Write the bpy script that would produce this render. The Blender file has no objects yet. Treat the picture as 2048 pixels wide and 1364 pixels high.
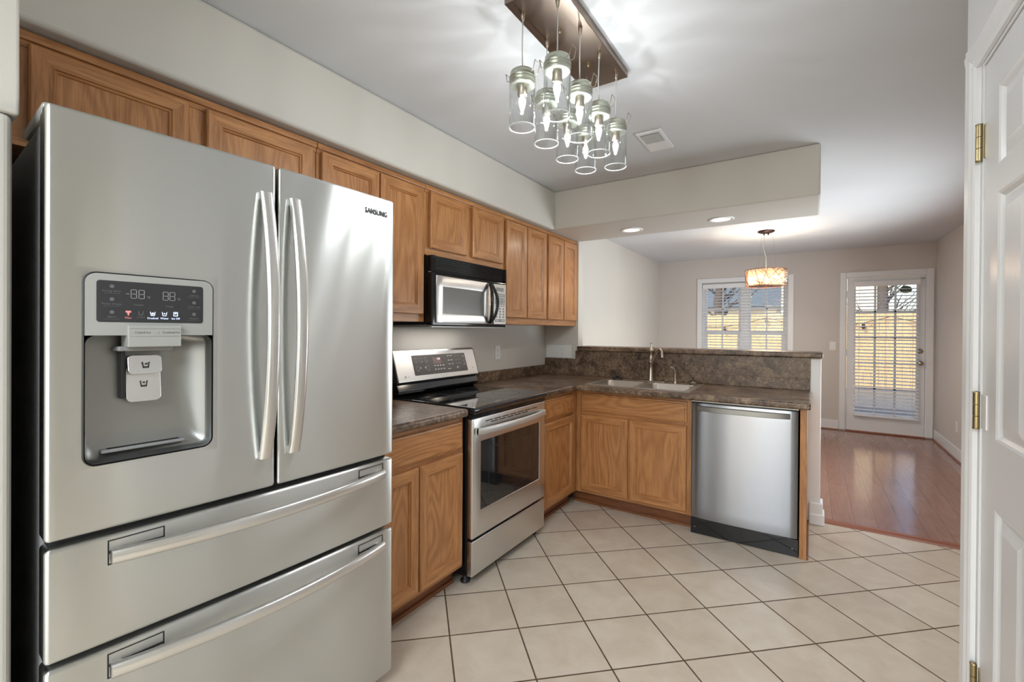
import bpy, bmesh, math, random
from mathutils import Vector, Matrix
S = bpy.context.scene
COL = S.collection
random.seed(7)
R = math.radians
PI = math.pi

# ------------------------------------------------------------------ camera, view, world, lights
cam_d = bpy.data.cameras.new('camera'); cam = bpy.data.objects.new('camera', cam_d); COL.objects.link(cam)
S.camera = cam
yw, pt, rl = R(33.57), R(-0.239), R(0.388)
Fv = Vector((-math.sin(yw)*math.cos(pt), math.cos(yw)*math.cos(pt), math.sin(pt)))
Rv = Vector((math.cos(yw), math.sin(yw), 0)); Uv = Rv.cross(Fv)
R2 = Rv*math.cos(rl)+Uv*math.sin(rl); U2 = -Rv*math.sin(rl)+Uv*math.cos(rl)
m = Matrix.Identity(4)
for i in range(3):
    m[i][0] = R2[i]; m[i][1] = U2[i]; m[i][2] = -Fv[i]
m[2][3] = 1.316
cam.matrix_world = m
cam_d.sensor_width = 36; cam_d.lens = 905.663/2048*36
cam_d.shift_y = (664.918-682)/2048
cam_d.clip_start = 0.02; cam_d.clip_end = 200
S.view_settings.view_transform = 'Standard'; S.view_settings.look = 'None'
S.view_settings.exposure = 0.10; S.view_settings.gamma = 1; S.view_settings.use_curve_mapping = False
try:
    S.cycles.use_denoising = True; S.cycles.max_bounces = 10; S.cycles.diffuse_bounces = 5
    S.cycles.glossy_bounces = 5; S.cycles.transparent_max_bounces = 24
    S.cycles.sample_clamp_indirect = 6; S.cycles.caustics_reflective = False; S.cycles.caustics_refractive = False
except Exception: pass

W = bpy.data.worlds.new('sky'); S.world = W; W.use_nodes = True
wn = W.node_tree.nodes; wl = W.node_tree.links
sky = wn.new('ShaderNodeTexSky')
try:
    sky.sky_type = 'NISHITA'; sky.sun_disc = False; sky.sun_elevation = R(35); sky.sun_rotation = R(200)
    sky.air_density = 1.0; sky.dust_density = 2.0
except Exception: pass
wl.new(sky.outputs[0], wn['Background'].inputs[0]); wn['Background'].inputs[1].default_value = 0.36

def light(name, kind, loc, energy, color=(1, 1, 1), size=None, size_y=None, rot=(0, 0, 0), **kw):
    d = bpy.data.lights.new(name, kind); d.energy = energy; d.color = color
    if kind == 'AREA':
        d.shape = 'RECTANGLE'; d.size = size; d.size_y = size_y or size
    elif kind in ('POINT', 'SPOT') and size: d.shadow_soft_size = size
    for k, v in kw.items(): setattr(d, k, v)
    o = bpy.data.objects.new(name, d); COL.objects.link(o); o.location = loc; o.rotation_euler = rot
    return o
light('sun', 'SUN', (0, 0, 10), 2.9, (1.0, .93, .82), rot=(R(50), 0, R(-25)), angle=R(1))
# out-of-view fill lights, added to brighten the kitchen, hall and dining area
light('rear_fill', 'AREA', (-.2, -2.90, 1.45), 28, (.86, .95, 1.0), 2.6, 1.7, rot=(R(90), 0, 0))  # added fill in the unseen rear wall opening
light('rear_ceiling_fill', 'AREA', (-.1, -1.3, 2.40), 84, (.85, .94, 1), 1.2, 1.2)  # added overhead fill behind the camera, no fixture modelled
light('hall_fill', 'AREA', (.90, 2.6, 2.41), 7, (.92, .97, 1.0), .5, 1.0, spread=R(120))  # added fill hidden in the hall, no fixture modelled
light('dining_side_fill', 'AREA', (1.20, 4.85, 1.25), 76, (.88, .96, 1.0), 1.9, 1.9, rot=(0, R(108), 0), spread=R(140))  # added fill hidden beside the dining wall, which has no window here
for nm, loc, sx, sz in (('window_portal', (-.87, 7.66, 1.35), 1.14, 1.45), ('door_portal', (.77, 7.66, 1.1), .62, 1.7)):
    p = light(nm, 'AREA', loc, 1, (1, 1, 1), sx, sz, rot=(R(-90), 0, 0)); p.data.cycles.is_portal = True

# ------------------------------------------------------------------ materials
def srgb(r, g, b):
    def f(c):
        c /= 255
        return c/12.92 if c <= .04045 else ((c+.055)/1.055)**2.4
    return (f(r), f(g), f(b), 1)
def newmat(name):
    m = bpy.data.materials.new(name); m.use_nodes = True
    nt = m.node_tree; return m, nt.nodes, nt.links, nt.nodes['Principled BSDF']
def setp(b, **k):
    names = dict(rough='Roughness', metal='Metallic', spec='Specular IOR Level', aniso='Anisotropic', coat='Coat Weight', coatr='Coat Roughness', trans='Transmission Weight', ior='IOR', es='Emission Strength')
    for a, v in k.items(): b.inputs[names[a]].default_value = v
def flat(name, col, **k):
    m, n, l, b = newmat(name); b.inputs['Base Color'].default_value = col; setp(b, **k); return m
def emit(name, col, s):
    m, n, l, b = newmat(name); b.inputs['Base Color'].default_value = col
    b.inputs['Emission Color'].default_value = col; b.inputs['Emission Strength'].default_value = s; return m
def noise(n, l, vec, scale, detail=3, rough=.5, dist=0):
    t = n.new('ShaderNodeTexNoise'); t.inputs['Scale'].default_value = scale; t.inputs['Detail'].default_value = detail
    t.inputs['Roughness'].default_value = rough; t.inputs['Distortion'].default_value = dist
    if vec is not None: l.new(vec, t.inputs['Vector'])
    return t
def ramp(n, l, fac, stops):
    r = n.new('ShaderNodeValToRGB'); e = r.color_ramp.elements
    while len(e) < len(stops): e.new(.5)
    for i, (p, c) in enumerate(stops): e[i].position = p; e[i].color = c
    l.new(fac, r.inputs[0]); return r
def mapping(n, l, vec, scale=(1, 1, 1), rot=(0, 0, 0), loc=(0, 0, 0)):
    q = n.new('ShaderNodeMapping'); q.inputs['Scale'].default_value = scale; q.inputs['Rotation'].default_value = rot
    q.inputs['Location'].default_value = loc; l.new(vec, q.inputs[0]); return q.outputs[0]
def bump(n, l, b, h, strength, dist=.01):
    q = n.new('ShaderNodeBump'); q.inputs['Strength'].default_value = strength; q.inputs['Distance'].default_value = dist
    l.new(h, q.inputs['Height']); l.new(q.outputs[0], b.inputs['Normal']); return q
def mth(n, l, op, a, b=None):
    q = n.new('ShaderNodeMath'); q.operation = op
    for i, x in enumerate((a, b)):
        if x is None: continue
        if isinstance(x, (int, float)): q.inputs[i].default_value = x
        else: l.new(x, q.inputs[i])
    return q.outputs[0]
def mix(n, l, fac, a, b, mode='MIX'):
    q = n.new('ShaderNodeMix'); q.data_type = 'RGBA'; q.blend_type = mode
    for s, x in ((0, fac), (6, a), (7, b)):
        if isinstance(x, (int, float, tuple)): q.inputs[s].default_value = x
        else: l.new(x, q.inputs[s])
    return q.outputs[2]
def objco(n): return n.new('ShaderNodeTexCoord').outputs['Object']

def paint(name, col, rough=.75, tex=.12, sc=90):
    m, n, l, b = newmat(name); c = objco(n)
    t = noise(n, l, c, 1.3, 2)
    k = tuple(x*.95 for x in col[:3])+(1,)
    r = ramp(n, l, t.outputs[0], [(.3, k), (.7, col)]); l.new(r.outputs[0], b.inputs['Base Color'])
    t2 = noise(n, l, c, sc, 3); bump(n, l, b, t2.outputs[0], tex, .002); setp(b, rough=rough); return m
M = {}
M['wall'] = paint('wall_paint', srgb(206, 202, 194))
M['wall_dining'] = paint('dining_wall_paint', srgb(208, 202, 197))
M['ceil'] = paint('ceiling_paint', srgb(212, 214, 217), .85, .25, 40)
M['trim'] = flat('white_trim_paint', srgb(230, 231, 233), rough=.3)
M['plastic'] = flat('white_plastic', srgb(228, 228, 225), rough=.3)
M['slat'] = flat('white_blind_slat', srgb(232, 233, 236), rough=.35)
def doorpaint():
    m, n, l, b = newmat('embossed_white_door_paint'); c = objco(n)
    v = mapping(n, l, c, (18, 18, 2.2)); t = noise(n, l, v, 3.2, 3, .5, 2.2)
    bump(n, l, b, t.outputs[0], .35, .0015); b.inputs['Base Color'].default_value = srgb(222, 223, 225); setp(b, rough=.28); return m
M['door'] = doorpaint()
def oak(name, horiz, c1, c2, cath=False):
    m, n, l, b = newmat(name); c = objco(n)
    oi = n.new('ShaderNodeObjectInfo'); cx = n.new('ShaderNodeCombineXYZ')
    l.new(mth(n, l, 'MULTIPLY', oi.outputs['Random'], 13.0), cx.inputs[0]); l.new(mth(n, l, 'MULTIPLY', oi.outputs['Random'], 7.0), cx.inputs[2])
    va = n.new('ShaderNodeVectorMath'); va.operation = 'ADD'; l.new(c, va.inputs[0]); l.new(cx.outputs[0], va.inputs[1]); c = va.outputs[0]
    sc = (1.5, 14, 14) if horiz else (14, 14, 1.5)
    v = mapping(n, l, c, sc)
    if cath:
        v2 = mapping(n, l, c, (1.1, 3, 5.5) if horiz else (5.5, 3, 1.1))
        t = noise(n, l, v2, 1.0, 1, .4, .25); w = mth(n, l, 'SINE', mth(n, l, 'MULTIPLY', t.outputs[0], 95.0))
        f = mth(n, l, 'ADD', mth(n, l, 'MULTIPLY', w, .14), .5)
        t1 = noise(n, l, v, 3.5, 4, .6); f = mth(n, l, 'ADD', mth(n, l, 'MULTIPLY', f, .65), mth(n, l, 'MULTIPLY', t1.outputs[0], .35))
    else:
        t1 = noise(n, l, v, 2.6, 4, .65, .4); f = t1.outputs[0]
    r = ramp(n, l, f, [(.30, c1), (.68, c2)])
    p = noise(n, l, mapping(n, l, c, (6, 160, 160) if horiz else (160, 160, 6)), 1.6, 2, .6)
    pr = ramp(n, l, p.outputs[0], [(.36, (.62, .55, .5, 1)), (.5, (1, 1, 1, 1))])
    col = mix(n, l, .55, r.outputs[0], pr.outputs[0], 'MULTIPLY'); l.new(col, b.inputs['Base Color'])
    setp(b, rough=.34, coat=.2, coatr=.2); bump(n, l, b, p.outputs[0], .12, .001); return m
o1, o2 = srgb(152, 99, 54), srgb(196, 140, 88)
M['oak_v'] = oak('oak_vertical', False, o1, o2); M['oak_h'] = oak('oak_horizontal', True, o1, o2)
M['oak_p'] = oak('oak_panel', False, o1, o2, True); M['oak_ph'] = oak('oak_drawer_front', True, o1, o2, True)
M['oak_toe'] = oak('oak_toe_board', True, srgb(104, 60, 34), srgb(140, 88, 52))
def laminate():
    m, n, l, b = newmat('brown_stone_laminate'); c = objco(n)
    a = noise(n, l, c, 9, 5, .6, .6); d = noise(n, l, c, 55, 4, .7, .8)
    f = mth(n, l, 'ADD', mth(n, l, 'MULTIPLY', a.outputs[0], .5), mth(n, l, 'MULTIPLY', d.outputs[0], .5))
    r = ramp(n, l, f, [(.38, srgb(44, 30, 22)), (.46, srgb(92, 72, 57)), (.54, srgb(120, 99, 80)), (.64, srgb(156, 135, 113))])
    s = noise(n, l, c, 38, 2, .5, 1.5); q = ramp(n, l, s.outputs[0], [(.34, (.35, .28, .24, 1)), (.43, (1, 1, 1, 1))])
    l.new(mix(n, l, .8, r.outputs[0], q.outputs[0], 'MULTIPLY'), b.inputs['Base Color'])
    setp(b, rough=.33); return m
M['lam'] = laminate()
def tile():
    m, n, l, b = newmat('diagonal_floor_tile'); c = objco(n)
    e1, e2 = Vector((.2200, .2080)), Vector((.2150, -.2105)); p0 = Vector((-.413, 2.310))
    det = e1.x*e2.y-e1.y*e2.x
    ra = (e2.y/det, -e2.x/det); rb = (-e1.y/det, e1.x/det)
    sx = n.new('ShaderNodeSeparateXYZ'); l.new(c, sx.inputs[0])
    def lin(r):
        q = mth(n, l, 'ADD', mth(n, l, 'MULTIPLY', sx.outputs[0], r[0]), mth(n, l, 'MULTIPLY', sx.outputs[1], r[1]))
        return mth(n, l, 'ADD', q, 100-(p0.x*r[0]+p0.y*r[1]))
    u, v = lin(ra), lin(rb)
    def dist(x):
        f = mth(n, l, 'FRACT', x); return mth(n, l, 'MINIMUM', f, mth(n, l, 'SUBTRACT', 1.0, f))
    d = mth(n, l, 'MINIMUM', dist(u), dist(v))
    wob = noise(n, l, c, 30, 2); d = mth(n, l, 'ADD', d, mth(n, l, 'MULTIPLY', mth(n, l, 'SUBTRACT', wob.outputs[0], .5), .004))
    g = ramp(n, l, d, [(.0085, (0, 0, 0, 1)), (.0125, (1, 1, 1, 1))])
    wc = n.new('ShaderNodeCombineXYZ'); l.new(mth(n, l, 'FLOOR', u), wc.inputs[0]); l.new(mth(n, l, 'FLOOR', v), wc.inputs[1])
    wn_ = n.new('ShaderNodeTexWhiteNoise'); l.new(wc.outputs[0], wn_.inputs[0])
    t = noise(n, l, c, 7, 5, .6, .5)
    f = mth(n, l, 'ADD', mth(n, l, 'MULTIPLY', t.outputs[0], .8), mth(n, l, 'MULTIPLY', wn_.outputs[0], .2))
    r = ramp(n, l, f, [(.32, srgb(192, 177, 159)), (.66, srgb(207, 196, 180))])
    l.new(mix(n, l, g.outputs[0], srgb(84, 66, 50), r.outputs[0]), b.inputs['Base Color'])
    h1 = noise(n, l, mapping(n, l, c, (16, 60, 1), (0, 0, R(-25))), 1.0, 3, .5, .8)
    h = mth(n, l, 'ADD', mth(n, l, 'MULTIPLY', h1.outputs[0], .25), g.outputs[0]); bump(n, l, b, h, .6, .003)
    rr = ramp(n, l, g.outputs[0], [(0, (.9, .9, .9, 1)), (1, (.30, .30, .30, 1))]); l.new(rr.outputs[0], b.inputs['Roughness']); return m
M['tile'] = tile()
def planks():
    m, n, l, b = newmat('reddish_laminate_planks'); c = objco(n)
    v = mapping(n, l, c, (1, 1, 1), (0, 0, R(90)))
    br = n.new('ShaderNodeTexBrick'); l.new(v, br.inputs['Vector']); br.inputs['Scale'].default_value = 1
    br.inputs['Brick Width'].default_value = 1.2; br.inputs['Row Height'].default_value = .127; br.inputs['Mortar Size'].default_value = .0016
    br.inputs['Color1'].default_value = srgb(146, 106, 92); br.inputs['Color2'].default_value = srgb(156, 117, 103); br.inputs['Mortar'].default_value = srgb(112, 76, 64)
    br.offset = .37
    t = noise(n, l, mapping(n, l, c, (16, 1.6, 1)), 2.4, 4, .6, 1.0)
    r = ramp(n, l, t.outputs[0], [(.35, (.80, .76, .74, 1)), (.6, (1, 1, 1, 1))])
    l.new(mix(n, l, .7, br.outputs[0], r.outputs[0], 'MULTIPLY'), b.inputs['Base Color'])
    h = noise(n, l, mapping(n, l, c, (5, 2, 1)), 3, 3); bump(n, l, b, h.outputs[0], .25, .004); setp(b, rough=.16); return m
M['planks'] = planks()
M['redwood'] = flat('reddish_threshold_wood', srgb(142, 84, 62), rough=.35)
def steel(name, col, rough=.3, aniso=.6, k=1.0):
    m, n, l, b = newmat(name); c = objco(n)
    b.inputs['Base Color'].default_value = col; setp(b, metal=1, aniso=aniso)
    g = n.new('ShaderNodeNewGeometry'); x = n.new('ShaderNodeVectorMath'); x.operation = 'CROSS_PRODUCT'
    l.new(g.outputs['True Normal'], x.inputs[0]); x.inputs[1].default_value = (0.001, 0.0005, 1)
    l.new(x.outputs[0], b.inputs['Tangent']); b.inputs['Anisotropic Rotation'].default_value = .25
    t = noise(n, l, mapping(n, l, c, (2, 2, 500)), 1.0, 2, .5)
    rr = ramp(n, l, t.outputs[0], [(.3, (rough-.012*k,)*3+(1,)), (.7, (rough+.012*k,)*3+(1,))]); l.new(rr.outputs[0], b.inputs['Roughness'])
    t2 = noise(n, l, mapping(n, l, c, (3.2, 3.2, .5)), 1.6, 2, .5); bump(n, l, b, t2.outputs[0], .08*k, .012)
    return m
M['steel'] = steel('brushed_stainless_steel', srgb(216, 218, 216), .30, 1.0)
M['steel_dw'] = steel('dishwasher_stainless_steel', srgb(154, 156, 161), .26, 1.0)
M['steel_plain'] = steel('satin_steel', srgb(224, 223, 221), .28, .35, .3)
M['steel_dark'] = flat('satin_grey_dispenser_metal', srgb(150, 150, 147), rough=.35, metal=.85)
M['side'] = paint('pebbled_grey_fridge_side', srgb(128, 128, 129), .4, .5, 260)
M['grey'] = flat('grey_plastic', srgb(140, 140, 140), rough=.4)
M['lightgrey'] = flat('light_silver_plastic', srgb(176, 177, 174), rough=.35, metal=.3)
M['black'] = flat('gloss_black', (.008, .008, .009, 1), rough=.09)
M['blackm'] = flat('matte_black', (.012, .012, .013, 1), rough=.45)
M['blackg'] = flat('black_ceramic_glass', (.012, .012, .013, 1), rough=.045, coat=.6, coatr=.03)
M['panel_dark'] = flat('dark_display_glass', srgb(50, 50, 52), rough=.12)
M['ctrl'] = flat('dark_grey_control_glass', srgb(78, 73, 70), rough=.18)
M['print'] = flat('pale_panel_print', srgb(205, 202, 198), rough=.5)
M['dim'] = flat('dim_panel_print', srgb(104, 104, 106), rough=.5)
M['seg'] = flat('grey_segment_print', srgb(150, 150, 150), rough=.5)
M['ink'] = flat('dark_grey_ink', srgb(52, 52, 54), rough=.5)
M['lit'] = emit('lit_blue_white_icon', (.62, .72, 1, 1), .95)
M['litred'] = emit('lit_red_icon', (.75, .25, .25, 1), .35)
M['clock'] = emit('lit_clock_digits', (1, .85, .85, 1), .9)
M['clockbg'] = flat('clock_window', srgb(105, 84, 82), rough=.3)
M['nickel'] = flat('brushed_nickel', srgb(176, 166, 152), rough=.28, metal=1)
M['bronze'] = flat('brushed_nickel_canopy', srgb(150, 135, 124), rough=.30, metal=1)
M['lid'] = flat('satin_nickel_lid', srgb(184, 188, 174), rough=.3, metal=.9)
M['brass'] = flat('antique_brass', srgb(172, 156, 118), rough=.32, metal=1)
M['oil'] = flat('dark_bronze', srgb(58, 36, 34), rough=.35, metal=.6)
M['sink'] = flat('stainless_sink', srgb(184, 175, 165), rough=.40, metal=1)
M['rubber'] = flat('black_rubber', (.015, .015, .015, 1), rough=.5)
M['cord'] = flat('clear_grey_cord', srgb(190, 192, 188), rough=.3)
M['dark'] = flat('dark_void', (.01, .01, .01, 1), rough=.8)
def thin(name, tint, ior):
    m = bpy.data.materials.new(name); m.use_nodes = True; n = m.node_tree.nodes; l = m.node_tree.links; n.clear()
    o = n.new('ShaderNodeOutputMaterial'); mx = n.new('ShaderNodeMixShader'); t = n.new('ShaderNodeBsdfTransparent'); g = n.new('ShaderNodeBsdfGlossy')
    lw = n.new('ShaderNodeLayerWeight'); lw.inputs[0].default_value = .5
    pw = n.new('ShaderNodeMath'); pw.operation = 'POWER'; pw.inputs[1].default_value = 2.6; l.new(lw.outputs['Facing'], pw.inputs[0])
    fr = n.new('ShaderNodeMath'); fr.operation = 'MULTIPLY_ADD'; fr.inputs[1].default_value = ior-.75; fr.inputs[2].default_value = .035; l.new(pw.outputs[0], fr.inputs[0])
    t.inputs[0].default_value = tint; g.inputs['Roughness'].default_value = .02
    l.new(fr.outputs[0], mx.inputs[0]); l.new(t.outputs[0], mx.inputs[1]); l.new(g.outputs[0], mx.inputs[2]); l.new(mx.outputs[0], o.inputs[0]); return m
M['glass'] = thin('clear_pane_glass', (.97, .98, .98, 1), 1.3)
M['jar'] = thin('clear_jar_glass', (.955, .965, .965, 1), 1.42)
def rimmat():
    m = bpy.data.materials.new('painted_rim_glint'); m.use_nodes = True; n = m.node_tree.nodes; l = m.node_tree.links; n.clear()
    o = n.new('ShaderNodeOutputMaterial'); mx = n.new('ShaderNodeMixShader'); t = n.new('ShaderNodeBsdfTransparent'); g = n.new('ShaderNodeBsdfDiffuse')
    g.inputs[0].default_value = (.9, .92, .93, 1); mx.inputs[0].default_value = .28  # white diffuse share paints the light caught along the glass rim
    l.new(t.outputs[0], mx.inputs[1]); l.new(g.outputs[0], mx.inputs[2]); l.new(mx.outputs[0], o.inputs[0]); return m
M['rim_glint'] = rimmat()
M['bulb'] = emit('lit_bulb', (1, .97, .9, 1), 6)
M['bulbw'] = emit('lit_warm_bulb', (1, .82, .6, 1), 7)
M['can'] = emit('lit_recessed_lens', (1, .84, .66, 1), 1.35)
def translucent(name, col):
    m = bpy.data.materials.new(name); m.use_nodes = True; n = m.node_tree.nodes; l = m.node_tree.links; n.clear()
    o = n.new('ShaderNodeOutputMaterial'); mx = n.new('ShaderNodeMixShader'); t = n.new('ShaderNodeBsdfTranslucent'); g = n.new('ShaderNodeBsdfTransparent')
    t.inputs[0].default_value = col; mx.inputs[0].default_value = .45
    l.new(t.outputs[0], mx.inputs[1]); l.new(g.outputs[0], mx.inputs[2]); l.new(mx.outputs[0], o.inputs[0]); return m
M['fabric'] = translucent('pale_translucent_shade', srgb(160, 122, 98))
M['crystal'] = flat('clear_crystal', (.95, .9, .85, 1), rough=.03, trans=1.0, ior=1.5)
M['wire'] = flat('copper_brown_wire', srgb(150, 105, 80), rough=.35, metal=.6)
M['fence'] = oak('pine_fence_board', False, srgb(196, 160, 112), srgb(226, 196, 150))
M['concrete'] = paint('patio_concrete', srgb(128, 124, 118), .9)
M['bark'] = paint('grey_bark', srgb(88, 78, 70), .9)
M['barkt'] = paint('tan_bark', srgb(190, 150, 110), .9)
M['roof'] = paint('grey_shingles', srgb(96, 108, 118), .9)
M['siding'] = paint('cream_siding', srgb(226, 218, 196), .8)
M['greensign'] = flat('green_enamel', srgb(70, 92, 50), rough=.4)
M['ground'] = paint('leafy_ground', srgb(120, 112, 84), .95)

# ------------------------------------------------------------------ mesh helpers
class MB:
    def __init__(s): s.v = []; s.f = []; s.sm = []
    def add(s, vs, fs, smooth=False):
        k = len(s.v); s.v += [tuple(v) for v in vs]; s.f += [tuple(i+k for i in f) for f in fs]; s.sm += [smooth]*len(fs); return s
    def box(s, x0, x1, y0, y1, z0, z1):
        return s.add([(x0, y0, z0), (x1, y0, z0), (x1, y1, z0), (x0, y1, z0), (x0, y0, z1), (x1, y0, z1), (x1, y1, z1), (x0, y1, z1)],
                     [(0, 3, 2, 1), (4, 5, 6, 7), (0, 1, 5, 4), (1, 2, 6, 5), (2, 3, 7, 6), (3, 0, 4, 7)])
    def prism(s, pts, axis, a, b):   # pts: 2D outline in the plane of the other two axes
        n = len(pts)
        def mk(p, t):
            return (t, p[0], p[1]) if axis == 'x' else (p[0], t, p[1]) if axis == 'y' else (p[0], p[1], t)
        vs = [mk(p, a) for p in pts]+[mk(p, b) for p in pts]
        fs = [tuple(range(n))[::-1], tuple(range(n, 2*n))]+[(i, (i+1) % n, (i+1) % n+n, i+n) for i in range(n)]
        return s.add(vs, fs)
    def tube(s, pts, r, seg=8, cap=True):
        pts = [Vector(p) for p in pts]; n = len(pts); rs = r if isinstance(r, (list, tuple)) else [r]*n
        vs = []; up = None
        for i, p in enumerate(pts):
            d = (pts[min(i+1, n-1)]-pts[max(i-1, 0)]).normalized()
            if up is None: up = Vector((0, 0, 1)) if abs(d.z) < .9 else Vector((1, 0, 0))
            a = d.cross(up).normalized(); bb = a.cross(d).normalized(); up = bb
            for k in range(seg):
                t = 2*PI*k/seg; vs.append(p+(a*math.cos(t)+bb*math.sin(t))*rs[i])
        fs = [(i*seg+k, i*seg+(k+1) % seg, (i+1)*seg+(k+1) % seg, (i+1)*seg+k) for i in range(n-1) for k in range(seg)]
        s.add(vs, fs, True)
        if cap: s.add(vs[:seg], [tuple(range(seg))]); s.add(vs[-seg:], [tuple(range(seg))])
        return s
    def lathe(s, prof, c=(0, 0, 0), seg=24, axis='z', closed=False):
        vs = []
        for r, h in prof:
            for k in range(seg):
                t = 2*PI*k/seg; a, b = r*math.cos(t), r*math.sin(t)
                p = (a, b, h) if axis == 'z' else (a, h, b) if axis == 'y' else (h, a, b)
                vs.append((p[0]+c[0], p[1]+c[1], p[2]+c[2]))
        n = len(prof); q = n if closed else n-1
        fs = [(i*seg+k, i*seg+(k+1) % seg, ((i+1) % n)*seg+(k+1) % seg, ((i+1) % n)*seg+k) for i in range(q) for k in range(seg)]
        s.add(vs, fs, True)
        if not closed:
            for i, e in ((0, prof[0]), (n-1, prof[-1])):
                if e[0] > 1e-5: s.add(vs[i*seg:(i+1)*seg], [tuple(range(seg))])
        return s
    def sweep(s, sec, path):       # section list placed at frames (list of lists of 3D points), already in 3D
        n = len(sec[0]); vs = [p for r_ in sec for p in r_]
        fs = [(i*n+k, i*n+(k+1) % n, (i+1)*n+(k+1) % n, (i+1)*n+k) for i in range(len(sec)-1) for k in range(n)]
        s.add(vs, fs, True); s.add(sec[0], [tuple(range(n))]); s.add(sec[-1], [tuple(range(n))]); return s
    def rings(s, x0, x1, z0, z1, prof, fill=True):   # nested rectangles facing -y: prof = [(inset, y)]
        base = None
        vs = []
        for i, y in prof: vs += [(x0+i, y, z0+i), (x1-i, y, z0+i), (x1-i, y, z1-i), (x0+i, y, z1-i)]
        fs = []
        for j in range(len(prof)-1):
            for k in range(4): fs.append((j*4+k, j*4+(k+1) % 4, j*4+4+(k+1) % 4, j*4+4+k))
        if fill: q = (len(prof)-1)*4; fs.append((q, q+1, q+2, q+3))
        return s.add(vs, fs)
    def grid(s, xs, zs, front, back, skip=()):       # slab facing -y with curved front and optional missing cells
        nx, nz = len(xs), len(zs); ok = lambda i, j: 0 <= i < nx-1 and 0 <= j < nz-1 and (i, j) not in skip
        idx = {}
        vs = []
        def vid(i, j, t):
            if (i, j, t) not in idx:
                idx[i, j, t] = len(vs); vs.append((xs[i], front(xs[i], zs[j]) if t == 0 else back, zs[j]))
            return idx[i, j, t]
        fs = []
        for i in range(nx-1):
            for j in range(nz-1):
                if not ok(i, j): continue
                fs.append((vid(i, j, 0), vid(i+1, j, 0), vid(i+1, j+1, 0), vid(i, j+1, 0)))
                fs.append((vid(i, j, 1), vid(i, j+1, 1), vid(i+1, j+1, 1), vid(i+1, j, 1)))
                for (di, dj, a, b) in ((-1, 0, (i, j), (i, j+1)), (1, 0, (i+1, j+1), (i+1, j)), (0, -1, (i+1, j), (i, j)), (0, 1, (i, j+1), (i+1, j+1))):
                    if not ok(i+di, j+dj): fs.append((vid(*a, 0), vid(*b, 0), vid(*b, 1), vid(*a, 1)))
        return s.add(vs, fs, True)
def obj(name, mb, mat, parent=None, bevel=0, seg=2, weld=False, loc=None, rz=0):
    me = bpy.data.meshes.new(name); me.from_pydata(mb.v, [], mb.f)
    me.polygons.foreach_set('use_smooth', mb.sm); me.materials.append(mat)
    bm = bmesh.new(); bm.from_mesh(me)
    if weld: bmesh.ops.remove_doubles(bm, verts=bm.verts, dist=1e-5)
    bmesh.ops.recalc_face_normals(bm, faces=bm.faces); bm.to_mesh(me); bm.free()
    o = bpy.data.objects.new(name, me); COL.objects.link(o)
    if parent: o.parent = parent
    if loc: o.location = loc
    if rz: o.rotation_euler.z = rz
    if bevel:
        b = o.modifiers.new('bevel', 'BEVEL'); b.width = bevel; b.segments = seg; b.limit_method = 'ANGLE'; b.angle_limit = R(40)
        b.harden_normals = False
    return o
def auto(o, ang=35):
    for p in o.data.polygons: p.use_smooth = True
    try: o.data.set_sharp_from_angle(angle=R(ang))
    except Exception: pass
    return o
def thing(name, label, cat, loc=(0, 0, 0), rz=0, group=None):
    o = bpy.data.objects.new(name, None); COL.objects.link(o); o.location = loc; o.rotation_euler = (0, 0, rz); o.empty_display_size = .1
    return tag(o, label, cat, group)
def tag(o, label, cat, group=None):
    o['label'] = label; o['category'] = cat
    if group: o['group'] = group
    return o
def struct(name, mb, mat, parent=None, bevel=0, seg=2, label=None):
    o = obj(name, mb, mat, parent, bevel, seg)
    if not parent: o['kind'] = 'structure'
    if label: o['label'] = label
    return o
def lab(o, s): o['label'] = s; return o
def copytree(o, loc, rz=None, label=None):
    c = o.copy(); COL.objects.link(c); c.location = loc
    if rz is not None: c.rotation_euler.z = rz
    if label: c['label'] = label
    for ch in list(o.children):
        d = ch.copy(); COL.objects.link(d); d.parent = c
        for g in list(ch.children):
            e = g.copy(); COL.objects.link(e); e.parent = d
    return c
def text(mb, s, size, x, z, y=0, align='CENTER', bold=0, sx=1):
    cu = bpy.data.curves.new('t', 'FONT'); cu.body = s; cu.size = size; cu.align_x = align; cu.offset = bold*size; cu.resolution_u = 2
    o = bpy.data.objects.new('t', cu); COL.objects.link(o)
    me = o.to_mesh()
    mb.add([(x+v.co.x*sx, y, z+v.co.y) for v in me.vertices], [tuple(p.vertices) for p in me.polygons])
    o.to_mesh_clear(); bpy.data.objects.remove(o); bpy.data.curves.remove(cu); return mb
def rect(mb, x0, x1, z0, z1, y, t=.0004): return mb.box(x0, x1, y-t, y, z0, z1)
def rrect(x0, x1, z0, z1, r, k=5):
    p = []
    for cx, cz, a in ((x1-r, z0+r, -90), (x1-r, z1-r, 0), (x0+r, z1-r, 90), (x0+r, z0+r, 180)):
        for i in range(k+1): t = R(a+90*i/k); p.append((cx+r*math.cos(t), cz+r*math.sin(t)))
    return p
def lin(a, b, n): return [a+(b-a)*i/n for i in range(n+1)]

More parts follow.
